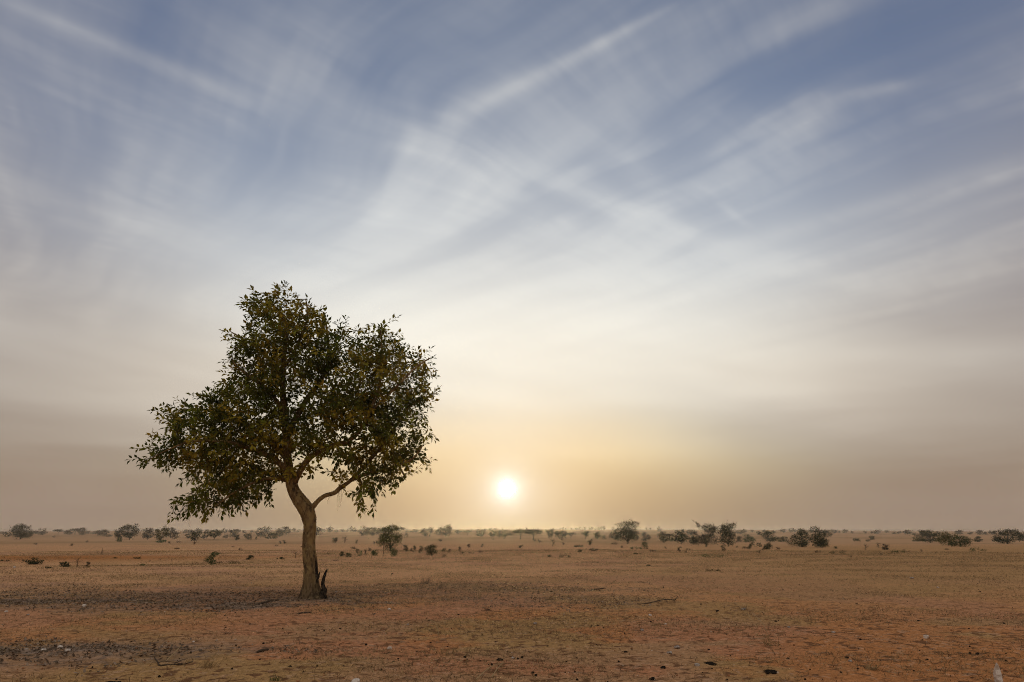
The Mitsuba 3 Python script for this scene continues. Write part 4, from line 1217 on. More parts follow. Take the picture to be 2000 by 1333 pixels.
    ('sapling', 'P', -4.45, 49.24, 0.18, 0.29, 'brown', 'tiny low sapling in front of the small leafy one'),
    ('sapling', 'P', -5.23, 62.59, 0.32, 0.23, 'brown', 'slim sapling right of the small leafy one'),
    ('sapling', 'P', -4.54, 64.87, 0.50, 0.24, 'brown', 'thin tall sapling below and left of the sun'),
    ('grass_patch', 'L', -3.78, 56.81, 0.19, 0.33, 'olive', 'low tuft at the right foot of the thin tall sapling'),
    ('sapling', 'P', -5.17, 89.62, 0.49, 0.40, 'brown', 'thin brown sapling below the flat-topped leaning tree'),
    ('sapling', 'P', -3.75, 94.15, 0.45, 0.35, 'brown', 'dark thin stub of a sapling below the broad olive tree'),
    ('grass_patch', 'L', -3.11, 57.10, 0.15, 0.38, 'olive', 'low olive tuft below the thin brown sapling'),
    ('grass_patch', 'L', -2.60, 61.12, 0.18, 0.36, 'brown', 'low brown tuft below the dark thin stub'),
    ('shrub', 'B', -26.35, 273.53, 0.80, 1.21, 'brown', 'tiny shrub below the tall ragged tree left of the sun'),
    ('bush', 'P', -69.56, 487.74, 2.69, 2.87, 'brown', 'little dark peak of a bush right of the vase-shaped tree'),
    ('bush', 'B', -61.32, 526.54, 1.94, 2.71, 'olive', 'little olive bush at the foot of the left one of the two trees'),
    ('dead_plant', 'D', -56.36, 508.06, 2.28, 1.12, 'dead', 'short dark stump left of the tall ragged tree'),
    ('shrub', 'B', 16.69, 93.67, 0.74, 0.76, 'green', 'dark green low shrub in front of the pale round bush'),
    ('sapling', 'P', 12.26, 116.65, 0.99, 0.77, 'dark', 'dark upright shrub on the near plain left of the big dark tree'),
    ('dead_plant', 'D', 5.52, 101.81, 1.01, 0.97, 'dead', 'bare spiky dead shrub right of the umbrella-shaped trees'),
    ('sapling', 'P', 0.94, 85.16, 0.34, 0.50, 'brown', 'low brown sapling below the left umbrella-shaped tree'),
    ('shrub', 'P', 7.46, 201.05, 0.89, 0.74, 'brown', 'slim brown shrub below the right umbrella-shaped tree'),
    ('shrub', 'B', 2.36, 47.27, 0.17, 0.24, 'dark', 'small dark tuft of a shrub on the near plain below the conical tree'),
    ('shrub', 'L', 3.28, 46.32, 0.27, 0.68, 'olive', 'domed olive tuft with trailing foot, biggest tuft right of the sun'),
    ('shrub', 'B', 5.67, 62.49, 0.28, 0.37, 'olive', 'small leaning olive tuft above and right of the domed tuft'),
    ('grass_patch', 'L', 7.76, 71.11, 0.21, 0.78, 'brown', 'flat dark brush on the near plain below the dark upright shrub'),
    ('grass_patch', 'L', 9.24, 55.28, 0.12, 0.53, 'olive', 'thin flat streak of weeds below the big dark tree'),
    ('grass_patch', 'L', 13.38, 80.24, 0.32, 1.30, 'green', 'flat green weed patch at the foot of the big dark tree'),
    ('grass_patch', 'L', 8.59, 96.25, 0.32, 1.20, 'brown', 'low brown brush left of the dark upright shrub'),
    ('shrub', 'P', 18.03, 63.67, 0.67, 0.37, 'brown', 'slender two-part sapling in front of the tall tiered tree'),
    ('shrub', 'P', 14.37, 63.99, 0.47, 0.33, 'brown', 'slender sapling in front of the dark rounded two-stem tree'),
    ('shrub', 'B', 25.00, 78.35, 0.63, 0.40, 'olive', 'small olive shrub below the greenish round bush'),
    ('shrub', 'P', 39.06, 120.69, 0.53, 0.53, 'dark', 'tiny black shrub below the greenish round bush'),
    ('grass_patch', 'L', 32.20, 97.57, 0.61, 0.93, 'olive', 'low olive bush left of the small black-green bush'),
    ('grass_patch', 'L', 12.72, 47.60, 0.21, 1.96, 'green', 'long low dark green streak of weeds below the wide wispy tree'),
    ('grass_patch', 'L', 7.89, 29.56, 0.12, 0.52, 'olive', 'low weed mound on the near sand right of centre, below the long streak'),
    ('dead_plant', 'D', 19.19, 57.98, 0.32, 0.43, 'dead', 'dead twig shrub below the small black-green bush'),
    ('grass_patch', 'L', 24.75, 56.71, 0.33, 1.25, 'olive', 'low sprawling grey-green weed patch below the two-toned dark tree'),
    ('dead_plant', 'D', 35.27, 74.45, 0.55, 0.71, 'dead', 'slanting dead brush, left one of two below the lone plain bushes'),
    ('dead_plant', 'D', 46.37, 94.47, 0.66, 0.76, 'dead', 'spiky dead brush right of the slanting one'),
    ('shrub', 'B', 36.69, 73.32, 0.62, 0.59, 'brown', 'reddish brown shrub right of the spiky dead brush'),
    ('grass_patch', 'L', 31.16, 60.29, 0.29, 0.93, 'green', 'low green tuft right of the reddish brown shrub'),
    ('grass_patch', 'L', 40.89, 65.53, 0.36, 1.54, 'green', 'low pale green weed patch near the right edge'),
    ('shrub', 'B', 36.59, 84.29, 0.28, 0.37, 'dark', 'tiny dark shrub at the right foot of the two-toned dark tree'),
    ('post', 'D', -30.35, 55.28, 0.51, 0.12, 'dead', 'thin dark upright stump on the left bank'),
]
CATEGORY = {"tree": "tree", "bush": "bush", "acacia_tree": "tree", "shrub": "shrub", "sapling": "sapling", "grass_patch": "grass patch", "dead_plant": "dead plant", "post": "stump"}
NAMES = {"bush": "bush", "post": "dead_stump"}
for name, kind, x, y, h, w, tone, label in PLANTS:
    h = 0.93 * h
    plant(NAMES.get(name, name), kind, x, y, h, w, tone, label, CATEGORY[name])

TINY = [
    (-62.3, 2458.9, 3.98, 4.52, 0),
    (-55.3, 2458.9, 5.43, 4.88, 0),
    (-32.2, 2450.5, 5.41, 4.87, 0),
    (47.0, 2388.8, 7.03, 6.33, 0),
    (162.4, 2509.6, 4.06, 4.62, 0),
    (165.5, 2513.8, 5.55, 4.99, 0),
    (175.0, 2526.7, 9.29, 8.37, 0),
    (183.6, 2526.7, 5.58, 5.02, 0),
    (206.9, 2583.2, 5.70, 5.13, 0),
    (224.6, 2600.8, 7.65, 6.89, 0),
    (237.8, 2609.7, 9.60, 8.64, 0),
    (245.1, 2583.2, 5.70, 5.13, 0),
    (254.4, 2587.6, 9.52, 8.57, 0),
    (261.7, 2488.3, 9.15, 8.24, 0),
    (267.5, 2484.1, 9.14, 8.22, 0),
    (280.6, 2492.5, 7.34, 6.60, 0),
    (289.7, 2492.5, 9.17, 8.25, 0),
    (299.6, 2496.8, 11.02, 9.92, 0),
    (312.2, 2518.1, 11.12, 10.00, 0),
    (347.6, 2557.0, 9.41, 8.47, 0),
    (471.4, 2605.3, 7.67, 6.90, 0),
    (466.8, 2501.0, 7.36, 6.62, 0),
    (525.7, 2654.5, 11.72, 10.55, 0),
    (-71.9, 983.0, 2.89, 3.62, 1),
    (-66.4, 986.3, 2.90, 4.35, 1),
    (-50.8, 1111.1, 4.90, 5.72, 1),
    (-45.3, 1527.2, 6.18, 5.62, 1),
    (-55.1, 1535.0, 4.52, 5.65, 1),
    (-86.5, 1566.6, 4.03, 5.76, 1),
    (-37.2, 1685.5, 5.58, 6.20, 1),
    (-512.4, 747.5, 2.75, 6.60, 2),
    (-480.5, 741.2, 3.27, 5.45, 2),
    (-524.5, 819.4, 3.32, 6.03, 2),
    (-337.5, 661.3, 2.43, 3.89, 2),
    (-386.0, 875.6, 4.51, 3.87, 2),
    (-351.5, 886.1, 3.26, 4.56, 2),
    (-332.5, 921.5, 3.39, 4.75, 2),
    (-342.8, 978.0, 2.88, 4.32, 2),
    (-358.7, 1299.3, 4.30, 4.78, 2),
    (-304.0, 1372.0, 4.04, 4.04, 2),
    (-225.0, 1086.8, 3.20, 4.80, 2),
    (-156.7, 1107.3, 4.07, 4.89, 3),
    (-144.1, 1116.7, 4.52, 6.57, 3),
    (265.0, 1332.9, 4.90, 7.84, 4),
    (299.6, 1299.3, 4.78, 4.78, 4),
    (353.1, 1294.9, 4.29, 6.67, 4),
    (352.5, 1086.8, 3.20, 4.80, 4),
    (339.4, 999.9, 3.68, 4.41, 4),
    (351.4, 994.8, 2.93, 5.12, 4),
    (383.8, 988.0, 4.36, 4.36, 4),
    (383.2, 907.5, 3.34, 4.67, 4),
    (397.3, 899.8, 2.65, 3.31, 4),
    (396.3, 863.8, 2.54, 3.18, 4),
    (407.7, 856.5, 2.52, 3.78, 4),
    (432.0, 890.6, 2.95, 3.28, 4),
    (438.5, 842.0, 2.48, 3.72, 4),
    (486.4, 927.8, 2.73, 3.41, 4),
    (413.1, 748.8, 2.20, 3.86, 4),
    (426.1, 739.9, 2.72, 4.35, 4),
    (437.7, 709.1, 2.35, 4.70, 4),
    (446.9, 700.7, 2.58, 4.12, 4),
    (457.5, 694.8, 2.56, 3.58, 4),
]
GROUPS = [("tiny hazy tree standing like a dot on the skyline to the right of the sun", "tiny trees on the skyline right of the sun"), ("tiny hazy tree on the skyline just left of the sun", "tiny trees on the skyline left of the sun"),
          ("tiny hazy bush low on the skyline among the trees left of the lone trunk", "tiny bushes on the skyline at the left"), ("tiny hazy bush low on the skyline right of the vase-shaped tree", "tiny bushes right of the vase-shaped tree"), ("tiny hazy bush low on the skyline in the right half, beyond the bigger dark trees", "tiny bushes on the skyline at the right")]
for x, y, h, w, which in TINY:
    plant("small_tree" if which < 2 else "small_bush", "T" if which < 2 else "B", x, y, h, w, "brown" if which != 3 else "grey", *(GROUPS[which][0], "tree" if which < 2 else "bush", GROUPS[which][1]))


# ------------------------------------------------------------------ stones, dung, sticks
def lump(rng, w, d, h, rough=0.35, detail=2, sharp=False):
    m = trimesh.creation.icosphere(subdivisions=detail)
    v = np.array(m.vertices)
    n = meshkit.fbm(v * 1.3 + rng.uniform(0, 50, 3), 3, int(rng.integers(1e6)))
    v = v * (1 + rough * 2 * (n[:, None] - 0.5))
    if sharp:
        for _ in range(7):
            q = unit(rng.normal(size=3))
            v = v - np.maximum(v @ q - rng.uniform(0.55, 0.8), 0)[:, None] * q
    v = v * np.array([w / 2, d / 2, h / 2])
    a = rng.uniform(0, 6.28)
    c, s = math.cos(a), math.sin(a)
    if not sharp:
        a, c, s = 0, 1, 0
    return v @ np.array([[c, s, 0], [-s, c, 0], [0, 0, 1.0]]), np.array(m.faces)


STONES = [
    (-8.67, 15.41, 0.102, 1, 'white block of stone on the dark litter at the left, biggest pale stone there'),
    (-5.91, 10.09, 0.067, 1, 'pale stone in the near left litter, upper left one of a touching pair'),
    (-5.63, 9.78, 0.072, 1, 'pale stone in the near left litter, lower right one of a touching pair'),
    (-5.97, 9.83, 0.058, 1, 'greyish stone left of the touching pair in the near left litter'),
    (-6.28, 9.97, 0.051, 0, 'dull stone left of the greyish one in the near left litter'),
    (-9.45, 14.23, 0.063, 1, 'small pale stone by the left edge in the dark litter'),
    (-8.87, 13.99, 0.062, 0, 'dull small stone in the dark litter left of the white block'),
    (-4.36, 10.53, 0.039, 1, 'small pale pebble just above the dark forked twig at lower left'),
    (-1.58, 9.97, 0.066, 1, 'flat white stone alone on red sand below the lone tree'),
    (-1.58, 7.88, 0.087, 2, 'pale bluish slab cut off by the bottom edge'),
    (-2.37, 14.69, 0.065, 1, 'small pale stone right of the lone trunk on bare sand'),
    (-1.71, 12.59, 0.046, 0, 'dull pebble below and right of the small pale stone by the trunk'),
    (2.02, 11.92, 0.061, 0, 'upright grey stone in the middle of the foreground'),
    (2.54, 14.03, 0.062, 1, 'small white stone above the upright grey stone'),
    (2.16, 10.11, 0.082, 0, 'grey flat stone, upper right one of a pair right of centre'),
    (1.98, 9.69, 0.078, 0, 'grey flat stone, lower left one of a pair right of centre'),
    (2.09, 8.76, 0.071, 0, 'grey flat stone left of the black dung heap at the bottom'),
    (4.51, 14.84, 0.087, 0, 'greyish stone beside the dry grass tuft right of centre'),
    (0.39, 12.80, 0.075, 0, 'greyish stone below the centre of the photo, above the dark pellets'),
    (0.01, 9.25, 0.041, 0, 'small grey stone left among dark pellets near the bottom centre'),
    (5.98, 11.10, 0.082, 1, 'bright white stone alone at the right of the foreground'),
    (4.83, 11.54, 0.059, 0, 'dull rounded stone left of the bright white stone'),
    (4.41, 12.21, 0.054, 0, 'thin pale shard left of the dull rounded stone'),
    (11.49, 20.40, 0.060, 1, 'small white pebble far out on the sand at the right'),
    (3.98, 9.11, 0.054, 0, 'pale stone near the bottom, right of the dry straw heap'),
    (13.01, 24.52, 0.126, 0, 'pale flat fleck of stone farthest out on the right'),
    (-5.61, 9.99, 0.037, 0, 'small grey pebble right of the touching pair at near left'),
    (-5.41, 10.21, 0.038, 1, 'small pale pebble at the right end of the near left litter'),
    (-4.41, 19.00, 0.084, 0, 'pale flake of stone right of the charred stem'),
    (2.53, 12.61, 0.037, 1, 'small white pebble right of the upright grey stone'),
    (-21.48, 32.41, 0.119, 1, 'white fleck of stone on the near plain below the dark leaning shrub'),
]
for x, y, w, pale, label in STONES:
    rng = np.random.default_rng(int(abs(x * 1000 + y * 77)))
    h = w * (0.75 if pale else 0.6)
    v, f = lump(rng, w * 1.15, w, h, 0.28, 2, True)
    key = numbered("stone")
    scene[key] = mikit.ply((v + [x, y, float(ground_height(x, y)) + 0.28 * h], f), "white_stone_material" if pale else "grey_stone_material", smooth=28)
    tag(key, label, "stone")
# the pointed stone cut by the bottom edge
bx, by = (4.903, 7.844)
rng = np.random.default_rng(5)
v, f = lump(rng, 0.13, 0.12, 0.30, 0.22, 3, True)
v[:, :2] *= np.clip(1.25 - (v[:, 2:3] + 0.15) / 0.30, 0.18, 1.2)
key = numbered("pointed_stone")
scene[key] = mikit.ply((v + [bx, by, float(ground_height(bx, by)) + 0.06], f), "white_stone_material", smooth=28)
tag(key, "pointed whitish stone poking up at the bottom right corner of the photo", "stone")

FAINT = [
    (-8.54, 335.48, 0.71, 0.94),
    (-3.77, 365.26, 0.89, 1.14),
    (1.44, 105.16, 0.18, 0.48),
    (8.32, 252.09, 0.88, 1.74),
    (20.15, 298.83, 0.95, 1.05),
    (8.55, 124.44, 0.34, 0.48),
    (7.56, 75.99, 0.15, 0.22),
    (7.31, 66.66, 0.14, 0.51),
    (19.40, 141.14, 0.47, 0.98),
    (12.98, 87.96, 0.29, 0.29),
    (14.38, 79.96, 0.18, 0.47),
    (12.04, 63.88, 0.20, 0.46),
    (16.95, 82.31, 0.28, 0.22),
    (16.97, 71.72, 0.21, 0.44),
    (14.10, 60.50, 0.16, 0.20),
    (27.77, 91.93, 0.24, 0.25),
    (25.92, 83.01, 0.29, 0.61),
    (24.02, 71.47, 0.20, 0.28),
    (27.20, 76.25, 0.27, 0.43),
    (24.92, 60.81, 0.21, 0.44),
    (21.98, 48.66, 0.13, 0.23),
    (26.39, 53.52, 0.15, 0.25),
    (35.88, 68.38, 0.13, 0.27),
    (35.10, 63.99, 0.21, 0.16),
    (44.61, 76.51, 0.13, 0.45),
    (-104.24, 163.09, 0.36, 0.87),
    (-288.71, 468.23, 1.21, 1.98),
    (-60.25, 101.99, 0.37, 0.34),
    (-127.09, 222.65, 0.55, 0.76),
    (-84.48, 183.40, 0.54, 0.70),
    (-34.97, 77.82, 0.18, 0.51),
    (-105.28, 235.51, 0.54, 1.29),
    (-53.66, 125.93, 0.44, 0.35),
    (-35.47, 94.79, 0.17, 0.34),
    (-26.03, 71.59, 0.23, 0.42),
    (-32.72, 103.56, 0.22, 0.43),
    (-14.30, 57.98, 0.12, 0.28),
    (-10.01, 42.47, 0.07, 0.27),
    (-16.98, 79.83, 0.28, 0.62),
    (-38.09, 209.07, 0.65, 1.64),
    (-26.91, 95.60, 0.16, 0.37),
]
for x, y, h, w in FAINT:
    plant("low_tuft", "L" if w > 1.6 * h else "P", x, y, h, w, "dead", "small faint dry tuft, one of many dotting the sand of the middle plain", "tuft", "faint dry tufts on the middle plain")

DUNG = [
    (6.20, 34.04, 0.250, 0.175, 'black cow dung mound alone on the plain right of the sun'),
    (2.27, 8.88, 0.163, 0.065, 'wide black dung heap near the bottom right of centre'),
    (1.70, 8.73, 0.084, 0.051, 'black dung lump left of the wide black heap'),
    (2.80, 8.40, 0.173, 0.080, 'largest black dung heap at the bottom, rightmost'),
    (-4.00, 7.79, 0.172, 0.046, 'black dung heap cut off by the bottom edge at the left'),
    (-4.29, 26.97, 0.139, 0.079, 'small dark dung pat right behind the lone tree'),
    (-1.12, 10.64, 0.039, 0.039, None),
    (-1.44, 13.22, 0.049, 0.039, None),
    (-0.57, 9.33, 0.048, 0.041, None),
    (-0.23, 8.82, 0.039, 0.039, None),
    (-0.15, 9.14, 0.101, 0.034, 'flat dark dung pat left of bottom centre'),
    (-0.47, 14.57, 0.150, 0.043, 'flat dark dung smear right of the lone tree'),
    (-0.99, 14.01, 0.062, 0.041, None),
    (1.90, 21.73, 0.080, 0.064, None),
    (0.64, 18.49, 0.068, 0.068, None),
    (0.56, 19.72, 0.058, 0.058, None),
    (1.29, 19.49, 0.072, 0.043, None),
    (0.98, 18.84, 0.083, 0.055, None),
    (4.00, 14.82, 0.076, 0.055, None),
    (2.36, 13.00, 0.038, 0.038, None),
    (1.25, 9.08, 0.033, 0.027, None),
    (0.22, 8.30, 0.043, 0.043, None),
    (0.25, 8.16, 0.042, 0.036, None),
    (0.07, 9.19, 0.041, 0.034, None),
    (0.12, 9.30, 0.041, 0.034, None),
    (0.57, 8.31, 0.024, 0.024, None),
    (0.67, 8.02, 0.029, 0.029, None),
    (1.47, 8.13, 0.072, 0.048, 'dark crumbly dung lump at the bottom edge, right of centre'),
    (1.44, 9.77, 0.065, 0.050, None),
    (-4.53, 12.12, 0.045, 0.036, None),
    (-5.21, 13.87, 0.051, 0.031, None),
    (-4.02, 9.67, 0.036, 0.021, None),
    (-3.69, 8.14, 0.036, 0.030, None),
    (-4.05, 7.98, 0.029, 0.023, None),
    (-4.68, 8.66, 0.025, 0.019, None),
    (-3.09, 8.57, 0.038, 0.032, None),
    (-1.43, 8.51, 0.031, 0.025, None),
    (-2.68, 11.96, 0.044, 0.035, None),
    (-2.87, 11.72, 0.043, 0.034, None),
    (-2.48, 8.67, 0.057, 0.026, None),
    (-2.20, 8.76, 0.026, 0.026, None),
    (12.98, 23.50, 0.086, 0.069, None),
    (11.84, 19.16, 0.070, 0.056, None),
    (5.84, 9.69, 0.071, 0.036, None),
    (5.76, 9.72, 0.043, 0.021, None),
    (4.99, 9.31, 0.048, 0.034, None),
    (5.81, 10.89, 0.032, 0.032, None),
    (4.95, 10.93, 0.048, 0.024, None),
    (4.05, 9.36, 0.076, 0.034, None),
    (7.34, 16.19, 0.071, 0.048, None),
    (4.50, 13.04, 0.067, 0.048, None),
    (3.35, 9.39, 0.055, 0.035, None),
    (6.05, 10.19, 0.030, 0.037, None),
    (5.83, 9.14, 0.034, 0.040, None),
    (3.02, 8.03, 0.035, 0.030, None),
    (2.21, 8.01, 0.035, 0.029, None),
    (0.97, 7.90, 0.029, 0.029, None),
    (1.42, 12.67, 0.037, 0.028, None),
    (1.71, 11.64, 0.034, 0.034, None),
    (6.96, 13.09, 0.077, 0.039, None),
    (-1.95, 10.30, 0.045, 0.030, None),
    (-3.35, 10.38, 0.046, 0.031, None),
]
for x, y, w, h, label in DUNG:
    w, h = 0.85 * w, 0.8 * h
    rng = np.random.default_rng(int(abs(x * 1000 + y * 91)))
    key = numbered("dung_lump" if label is None else "dung_heap")
    n = 3 if label is None else 9
    parts = []
    for i in range(n):
        s = 0.8 if i == 0 else rng.uniform(0.25, 0.5)
        o = np.zeros(3) if i == 0 else np.array([rng.uniform(-0.45, 0.45) * w, rng.uniform(-0.4, 0.4) * w, 0])
        v, f = lump(rng, w * s, max(w, h) * s * 0.9, max(0.8 * h, 0.03) * (s if i else 1), 0.42, 2)
        parts.append((v + o, f))
    v, f = join(parts)
    scene[key] = mikit.ply((v + [x, y, float(ground_height(x, y)) + 0.004], f), "dung_material", smooth=40)
    tag(key, label or "small dark dry dung lump, a black speck on the foreground sand", "dung", None if label else "small dark dung lumps on the sand")

STICKS = [
    ('fallen_branch', 'branch', 'bent dark fallen branch lying on the sand at lower left', [(-4.29, 9.282, 0.02, 0.0066), (-4.079, 8.926, 0.01, 0.0083), (-3.952, 8.746, 0.0, 0.0094), (-3.888, 8.82, 0, 0.0082), (-3.785, 8.85, 0, 0.007), (-3.69, 8.941, 0.01, 0.0064)]),
    ('twig', 'twig', 'dark short twig on red sand just below the lone trunk', [(-3.92, 13.938, 0, 0.01), (-3.837, 14.01, 0, 0.017), (-3.739, 14.202, 0, 0.0101)]),
    ('fallen_branch', 'branch', 'long dark fallen branch with raised tip, right of centre', [(2.639, 15.997, 0, 0.0069), (2.842, 16.107, 0, 0.0115), (3.076, 16.299, 0.01, 0.0105), (3.302, 16.439, 0.03, 0.01), (3.494, 16.607, 0.02, 0.0089), (3.472, 16.107, 0.08, 0.0092), (3.526, 16.107, 0.14, 0.0058)]),
    ('twig', 'twig', 'thin dark twig beside the long fallen branch, left and above', [(1.971, 19.421, 0, 0.0069), (2.206, 19.754, 0, 0.0141), (2.498, 20.161, 0, 0.0072)]),
    ('twig', 'twig', 'thin dark twig at the left edge of the bottom sand, below the lone tree', [(-3.207, 9.718, 0, 0.0104), (-3.182, 9.835, 0, 0.0176), (-3.136, 9.936, 0, 0.0106)]),
    ('twig', 'twig', 'dark twig in the shade patch left of the lone trunk', [(-5.224, 15.674, 0, 0.0168), (-5.268, 16.355, 0, 0.0234), (-5.112, 16.664, 0.01, 0.0119)]),
]
for name, cat, label, rows in STICKS:
    rng = np.random.default_rng(len(label))
    p = np.array([(x, y, float(ground_height(x, y)) + lift + r * 0.8, r) for x, y, lift, r in rows])
    q = resample(p, 0.04)
    q[:, :3] += 0.012 * (np.stack([meshkit.fbm(q[:, :3] * 9, 2, s) for s in (4, 5, 6)], -1) - 0.5)
    key = numbered(name)
    if name == "fallen_branch":
        scene[key + "__stem"] = mikit.ply(tube(q[:, :3], q[:, 3], 7), "stick_material", smooth=True)
        for i in range(4):
            k = int(rng.integers(len(q) // 4, len(q) - 2))
            d = np.array([rng.normal(), rng.normal(), 0.5]) * 0.09
            scene[key + "__side_twig" + (f"_{i:03d}" if i else "")] = mikit.ply(tube(np.stack([q[k, :3], q[k, :3] + 0.6 * d, q[k, :3] + d + [0.02, 0, -0.01]]), [0.005, 0.004, 0.002], 4), "stick_material")
    else:
        scene[key] = mikit.ply(tube(q[:, :3], q[:, 3], 6), "stick_material", smooth=True)
    tag(key, label, cat)


# ------------------------------------------------------------------ dry grass
def blades(rng, xy, height, lean, width, tone, curl=0.3):
    """Thin two-segment blades, three triangles each."""
    n = len(xy)
    z = ground_height(xy[:, 0], xy[:, 1])
    p = np.column_stack([xy, z - 0.004])
    a = rng.uniform(0, 2 * np.pi, n)
    side = np.stack([np.cos(a), np.sin(a), 0 * a], -1)
    h = (height * rng.uniform(0.5, 1.3, n))[:, None]
    up = np.array([0, 0, 1.0]) + lean
    up = unit(up)
    w = np.broadcast_to(width, n)[:, None]
    m = p + 0.55 * h * up
    t = p + h * unit(up + curl * rng.normal(size=(n, 3)) + np.array([0, 0, -curl]))
    t[:, 2] = np.maximum(t[:, 2], z + 0.004)
    v = np.stack([p - 0.5 * w * side, p + 0.5 * w * side, m - 0.35 * w * side, m + 0.35 * w * side, t], 1).reshape(-1, 3)
    k = np.arange(n)[:, None, None] * 5
    f = (np.array([[0, 1, 3], [0, 3, 2], [2, 3, 4]])[None] + k).reshape(-1, 3)
    return v, f, np.repeat(tone, 5, axis=0)


def straw_tone(rng, n, k=1.0):
    a = rng.uniform(size=(n, 1))
    c = np.array([0.40, 0.27, 0.13]) * (1 - a) + np.array([0.24, 0.155, 0.075]) * a
    return c * rng.uniform(0.55, 1.25, (n, 1)) * k


TUFTS = [
    (0.81, 16.72, 0.167, 40, 0.9, 'dry bleached grass tuft on the dark litter right of the lone tree'),
    (4.51, 14.84, 0.148, 34, 0.4, 'dry straw tuft beside the greyish stone right of centre'),
    (3.52, 10.49, 0.255, 46, -1.0, 'large dry straw tuft leaning left, right of centre near the bottom'),
    (-3.42, 8.67, 0.186, 40, 0.5, 'thin dry straw tuft right of the bent fallen branch'),
    (3.98, 8.63, 0.099, 50, 1.2, 'flattened heap of dry straw at the bottom right'),
    (-2.49, 21.88, 0.313, 60, 0.2, 'grey dry weed tuft at the far rim of the litter, right of the lone tree'),
    (-0.73, 16.98, 0.364, 14, 0.1, 'two tall thin dry stalks right of the lone tree'),
    (-2.41, 7.92, 0.068, 30, 0.2, 'small green grass tuft at the bottom, below the lone tree'),
    (-1.9, 20.02, 0.2, 40, 0.5, 'low dry weed right of the grey dry weed tuft'),
    (-0.78, 9.52, 0.15, 16, 0.3, 'sparse straw tuft left of bottom centre'),
]
for x, y, h, n, lean, label in TUFTS:
    rng = np.random.default_rng(int(abs(x * 100 + y * 10)))
    r = 0.16 if h < 0.6 else 0.2
    if "stalks" in label:
        r = 0.05
    r = min(r, 0.55 * max(h, 0.12))
    xy = np.array([x, y]) + rng.normal(0, r * 0.5, (n, 2))
    dirs = np.stack([lean + rng.normal(0, 0.5, n), rng.normal(0, 0.5, n), 0 * np.ones(n)], -1)
    tone = straw_tone(rng, n)
    if "green" in label:
        tone = np.array([0.10, 0.105, 0.035]) * rng.uniform(0.6, 1.3, (n, 1))
    if "grey" in label or "low dry weed" in label:
        tone = np.array([0.17, 0.125, 0.085]) * rng.uniform(0.6, 1.3, (n, 1))
    v, f, c = blades(rng, xy, max(h, 0.08) * 0.95, dirs, 0.007 if "stalks" not in label else 0.009, tone, 0.25)
    key = numbered("grass_tuft")
    scene[key] = mikit.ply((v, f), "leaf_material", color=np.clip(c, 0, 0.6))
    tag(key, label, "grass tuft")

STALKS = [
    (-1.5, 13.29, -1.11, 11.6),
    (-4.02, 8.99, -4.32, 10.09),
    (4.66, 15.89, 3.9, 12.29),
    (4.44, 14.23, 3.81, 11.44),
    (-0.37, 7.96, -0.09, 8.81),
    (-2.47, 18.77, -2.45, 20.13),
    (-1.58, 17.39, -1.44, 16.83),
    (-0.21, 8.06, -0.09, 8.87),
]
STALK_LABELS = ["long pale stalk lying on red sand right of bottom of the lone tree", "pale stalk slanting up from the bent fallen branch at lower left", "pale stalk left one beside the dry straw tuft right of centre", "pale stalk right one beside the dry straw tuft right of centre", "long pale stalk lying at the bottom edge just left of centre",
                "short pale stalk on the litter right of the lone tree, farther one", "short pale stalk on the litter right of the lone tree, nearer one", "pale stalk at the bottom centre crossing near the longest bottom stalk"]
for k_stalk, (x0, y0, x1, y1) in enumerate(STALKS):
    t = np.linspace(0, 1, 9)
    x, y = x0 + (x1 - x0) * t + 0.03 * np.sin(3 * t), y0 + (y1 - y0) * t
    q = np.stack([x, y, ground_height(x, y) + 0.012 + 0.05 * np.sin(np.pi * t)], -1)
    key = numbered("dry_stalk")
    v, f = tube(q, np.linspace(0.006, 0.003, 9), 4)
    scene[key] = mikit.ply((v, f), "matt_material", color=np.tile([0.36, 0.25, 0.13], (len(v), 1)))
    tag(key, STALK_LABELS[k_stalk], "stalk")


def scatter(rng, n, y0, y1, power=1.0):
    """Points on the ground in front of the camera, thinning out with distance."""
    r = (y0 ** (2 - power) + rng.uniform(size=n) * (y1 ** (2 - power) - y0 ** (2 - power))) ** (1 / (2 - power))
    a = np.radians(rng.uniform(-52, 52, n))
    return np.stack([r * np.sin(a), r * np.cos(a)], -1)


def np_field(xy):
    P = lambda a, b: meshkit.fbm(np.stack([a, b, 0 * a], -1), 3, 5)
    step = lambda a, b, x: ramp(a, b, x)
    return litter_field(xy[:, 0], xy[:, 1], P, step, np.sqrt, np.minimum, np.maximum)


rng = np.random.default_rng(77)
xy = scatter(rng, 520000, 6.0, 75.0, 1.25)
dens = ramp(0.38, 0.66, meshkit.fbm(np.column_stack([xy * [0.55, 0.75], np.zeros(len(xy))]), 4, 61)) * 0.85 + 0.12
xy = xy[rng.uniform(size=len(xy)) < dens]
n = len(xy)
far = np.hypot(xy[:, 0], xy[:, 1])
dirs = np.stack([rng.normal(0, 1.5, n), rng.normal(0, 1.5, n), np.zeros(n)], -1)
tone = straw_tone(rng, n, 1.15)
dark = rng.uniform(size=n) < 0.28
tone[dark] = np.array([0.085, 0.05, 0.028]) * rng.uniform(0.5, 1.5, (dark.sum(), 1))
v, f, c = blades(rng, xy, 0.06 + 0.0008 * far, dirs, 0.004 + 0.0003 * far, tone, 0.5)
scene["dry_grass"] = mikit.ply((v, f), "leaf_material", color=np.clip(c, 0, 0.6))
tag("dry_grass", "short sparse straw and dead grass bristling from the red sand", "grass", kind="stuff")

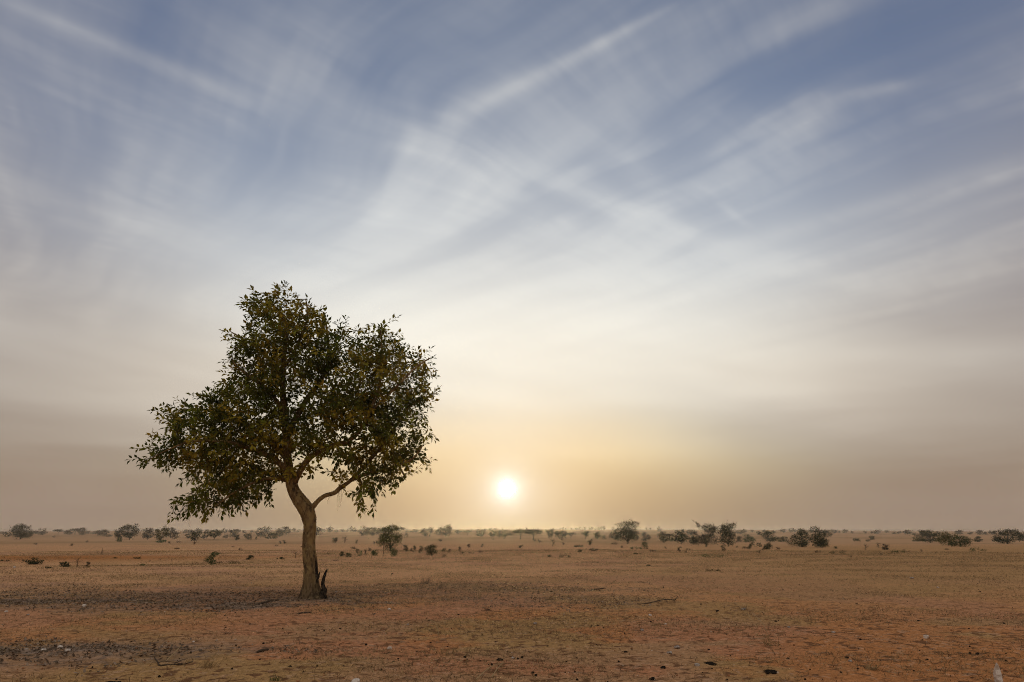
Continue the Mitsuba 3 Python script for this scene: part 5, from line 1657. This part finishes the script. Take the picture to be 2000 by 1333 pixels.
# fallen leaves, bark and husks under and around the tree
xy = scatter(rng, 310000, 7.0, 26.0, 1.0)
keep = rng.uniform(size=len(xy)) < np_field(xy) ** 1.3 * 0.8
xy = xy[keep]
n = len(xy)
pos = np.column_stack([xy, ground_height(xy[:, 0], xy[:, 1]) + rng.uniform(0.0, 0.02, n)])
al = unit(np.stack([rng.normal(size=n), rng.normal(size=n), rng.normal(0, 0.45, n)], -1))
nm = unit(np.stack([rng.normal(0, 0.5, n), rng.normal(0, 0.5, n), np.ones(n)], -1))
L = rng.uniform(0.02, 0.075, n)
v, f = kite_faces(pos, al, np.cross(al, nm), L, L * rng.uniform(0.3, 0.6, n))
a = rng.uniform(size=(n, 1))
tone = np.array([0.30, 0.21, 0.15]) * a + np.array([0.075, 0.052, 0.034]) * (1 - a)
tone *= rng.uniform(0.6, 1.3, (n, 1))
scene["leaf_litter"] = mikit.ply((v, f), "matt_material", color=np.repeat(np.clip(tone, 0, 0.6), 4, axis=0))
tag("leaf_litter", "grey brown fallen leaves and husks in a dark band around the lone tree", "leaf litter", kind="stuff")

# crumbs of earth, gravel and pellets too small to tell apart
xy = scatter(rng, 10000, 6.5, 30.0, 1.2)
n = len(xy)
ico = trimesh.creation.icosphere(subdivisions=0)
V0, F0 = np.array(ico.vertices), np.array(ico.faces)
s = np.exp(rng.normal(-5.0, 0.42, n))
jit = rng.uniform(0.6, 1.3, (n, len(V0), 1))
V = V0[None] * jit * s[:, None, None] * np.array([1, 1, 0.7]) + np.column_stack([xy, ground_height(xy[:, 0], xy[:, 1]) + 0.3 * s])[:, None]
F = (F0[None] + np.arange(n)[:, None, None] * len(V0)).reshape(-1, 3)
tone = np.where(rng.uniform(size=(n, 1)) < 0.25, np.array([[0.032, 0.022, 0.016]]), np.where(rng.uniform(size=(n, 1)) < 0.8, np.array([[0.30, 0.13, 0.06]]), np.array([[0.42, 0.30, 0.21]]))) * rng.uniform(0.7, 1.3, (n, 1))
scene["gravel"] = mikit.ply((V.reshape(-1, 3), F), "matt_material", color=np.repeat(tone, len(V0), axis=0))
tag("gravel", "dark crumbs, pellets and grit strewn over the red sand", "gravel", kind="stuff")

# ------------------------------------------------------------------ dusty air
scene["clear_boundary"] = {"type": "null"}
scene["haze"] = {"type": "cube", "to_world": T().translate([0, 0, 4.25]).scale([3800, 3800, 12.75]), "bsdf": {"type": "ref", "id": "clear_boundary"}, "interior": {"type": "ref", "id": "dusty_air"}}
tag("haze", "thin tan dust haze lying over the whole plain", "haze", kind="stuff")
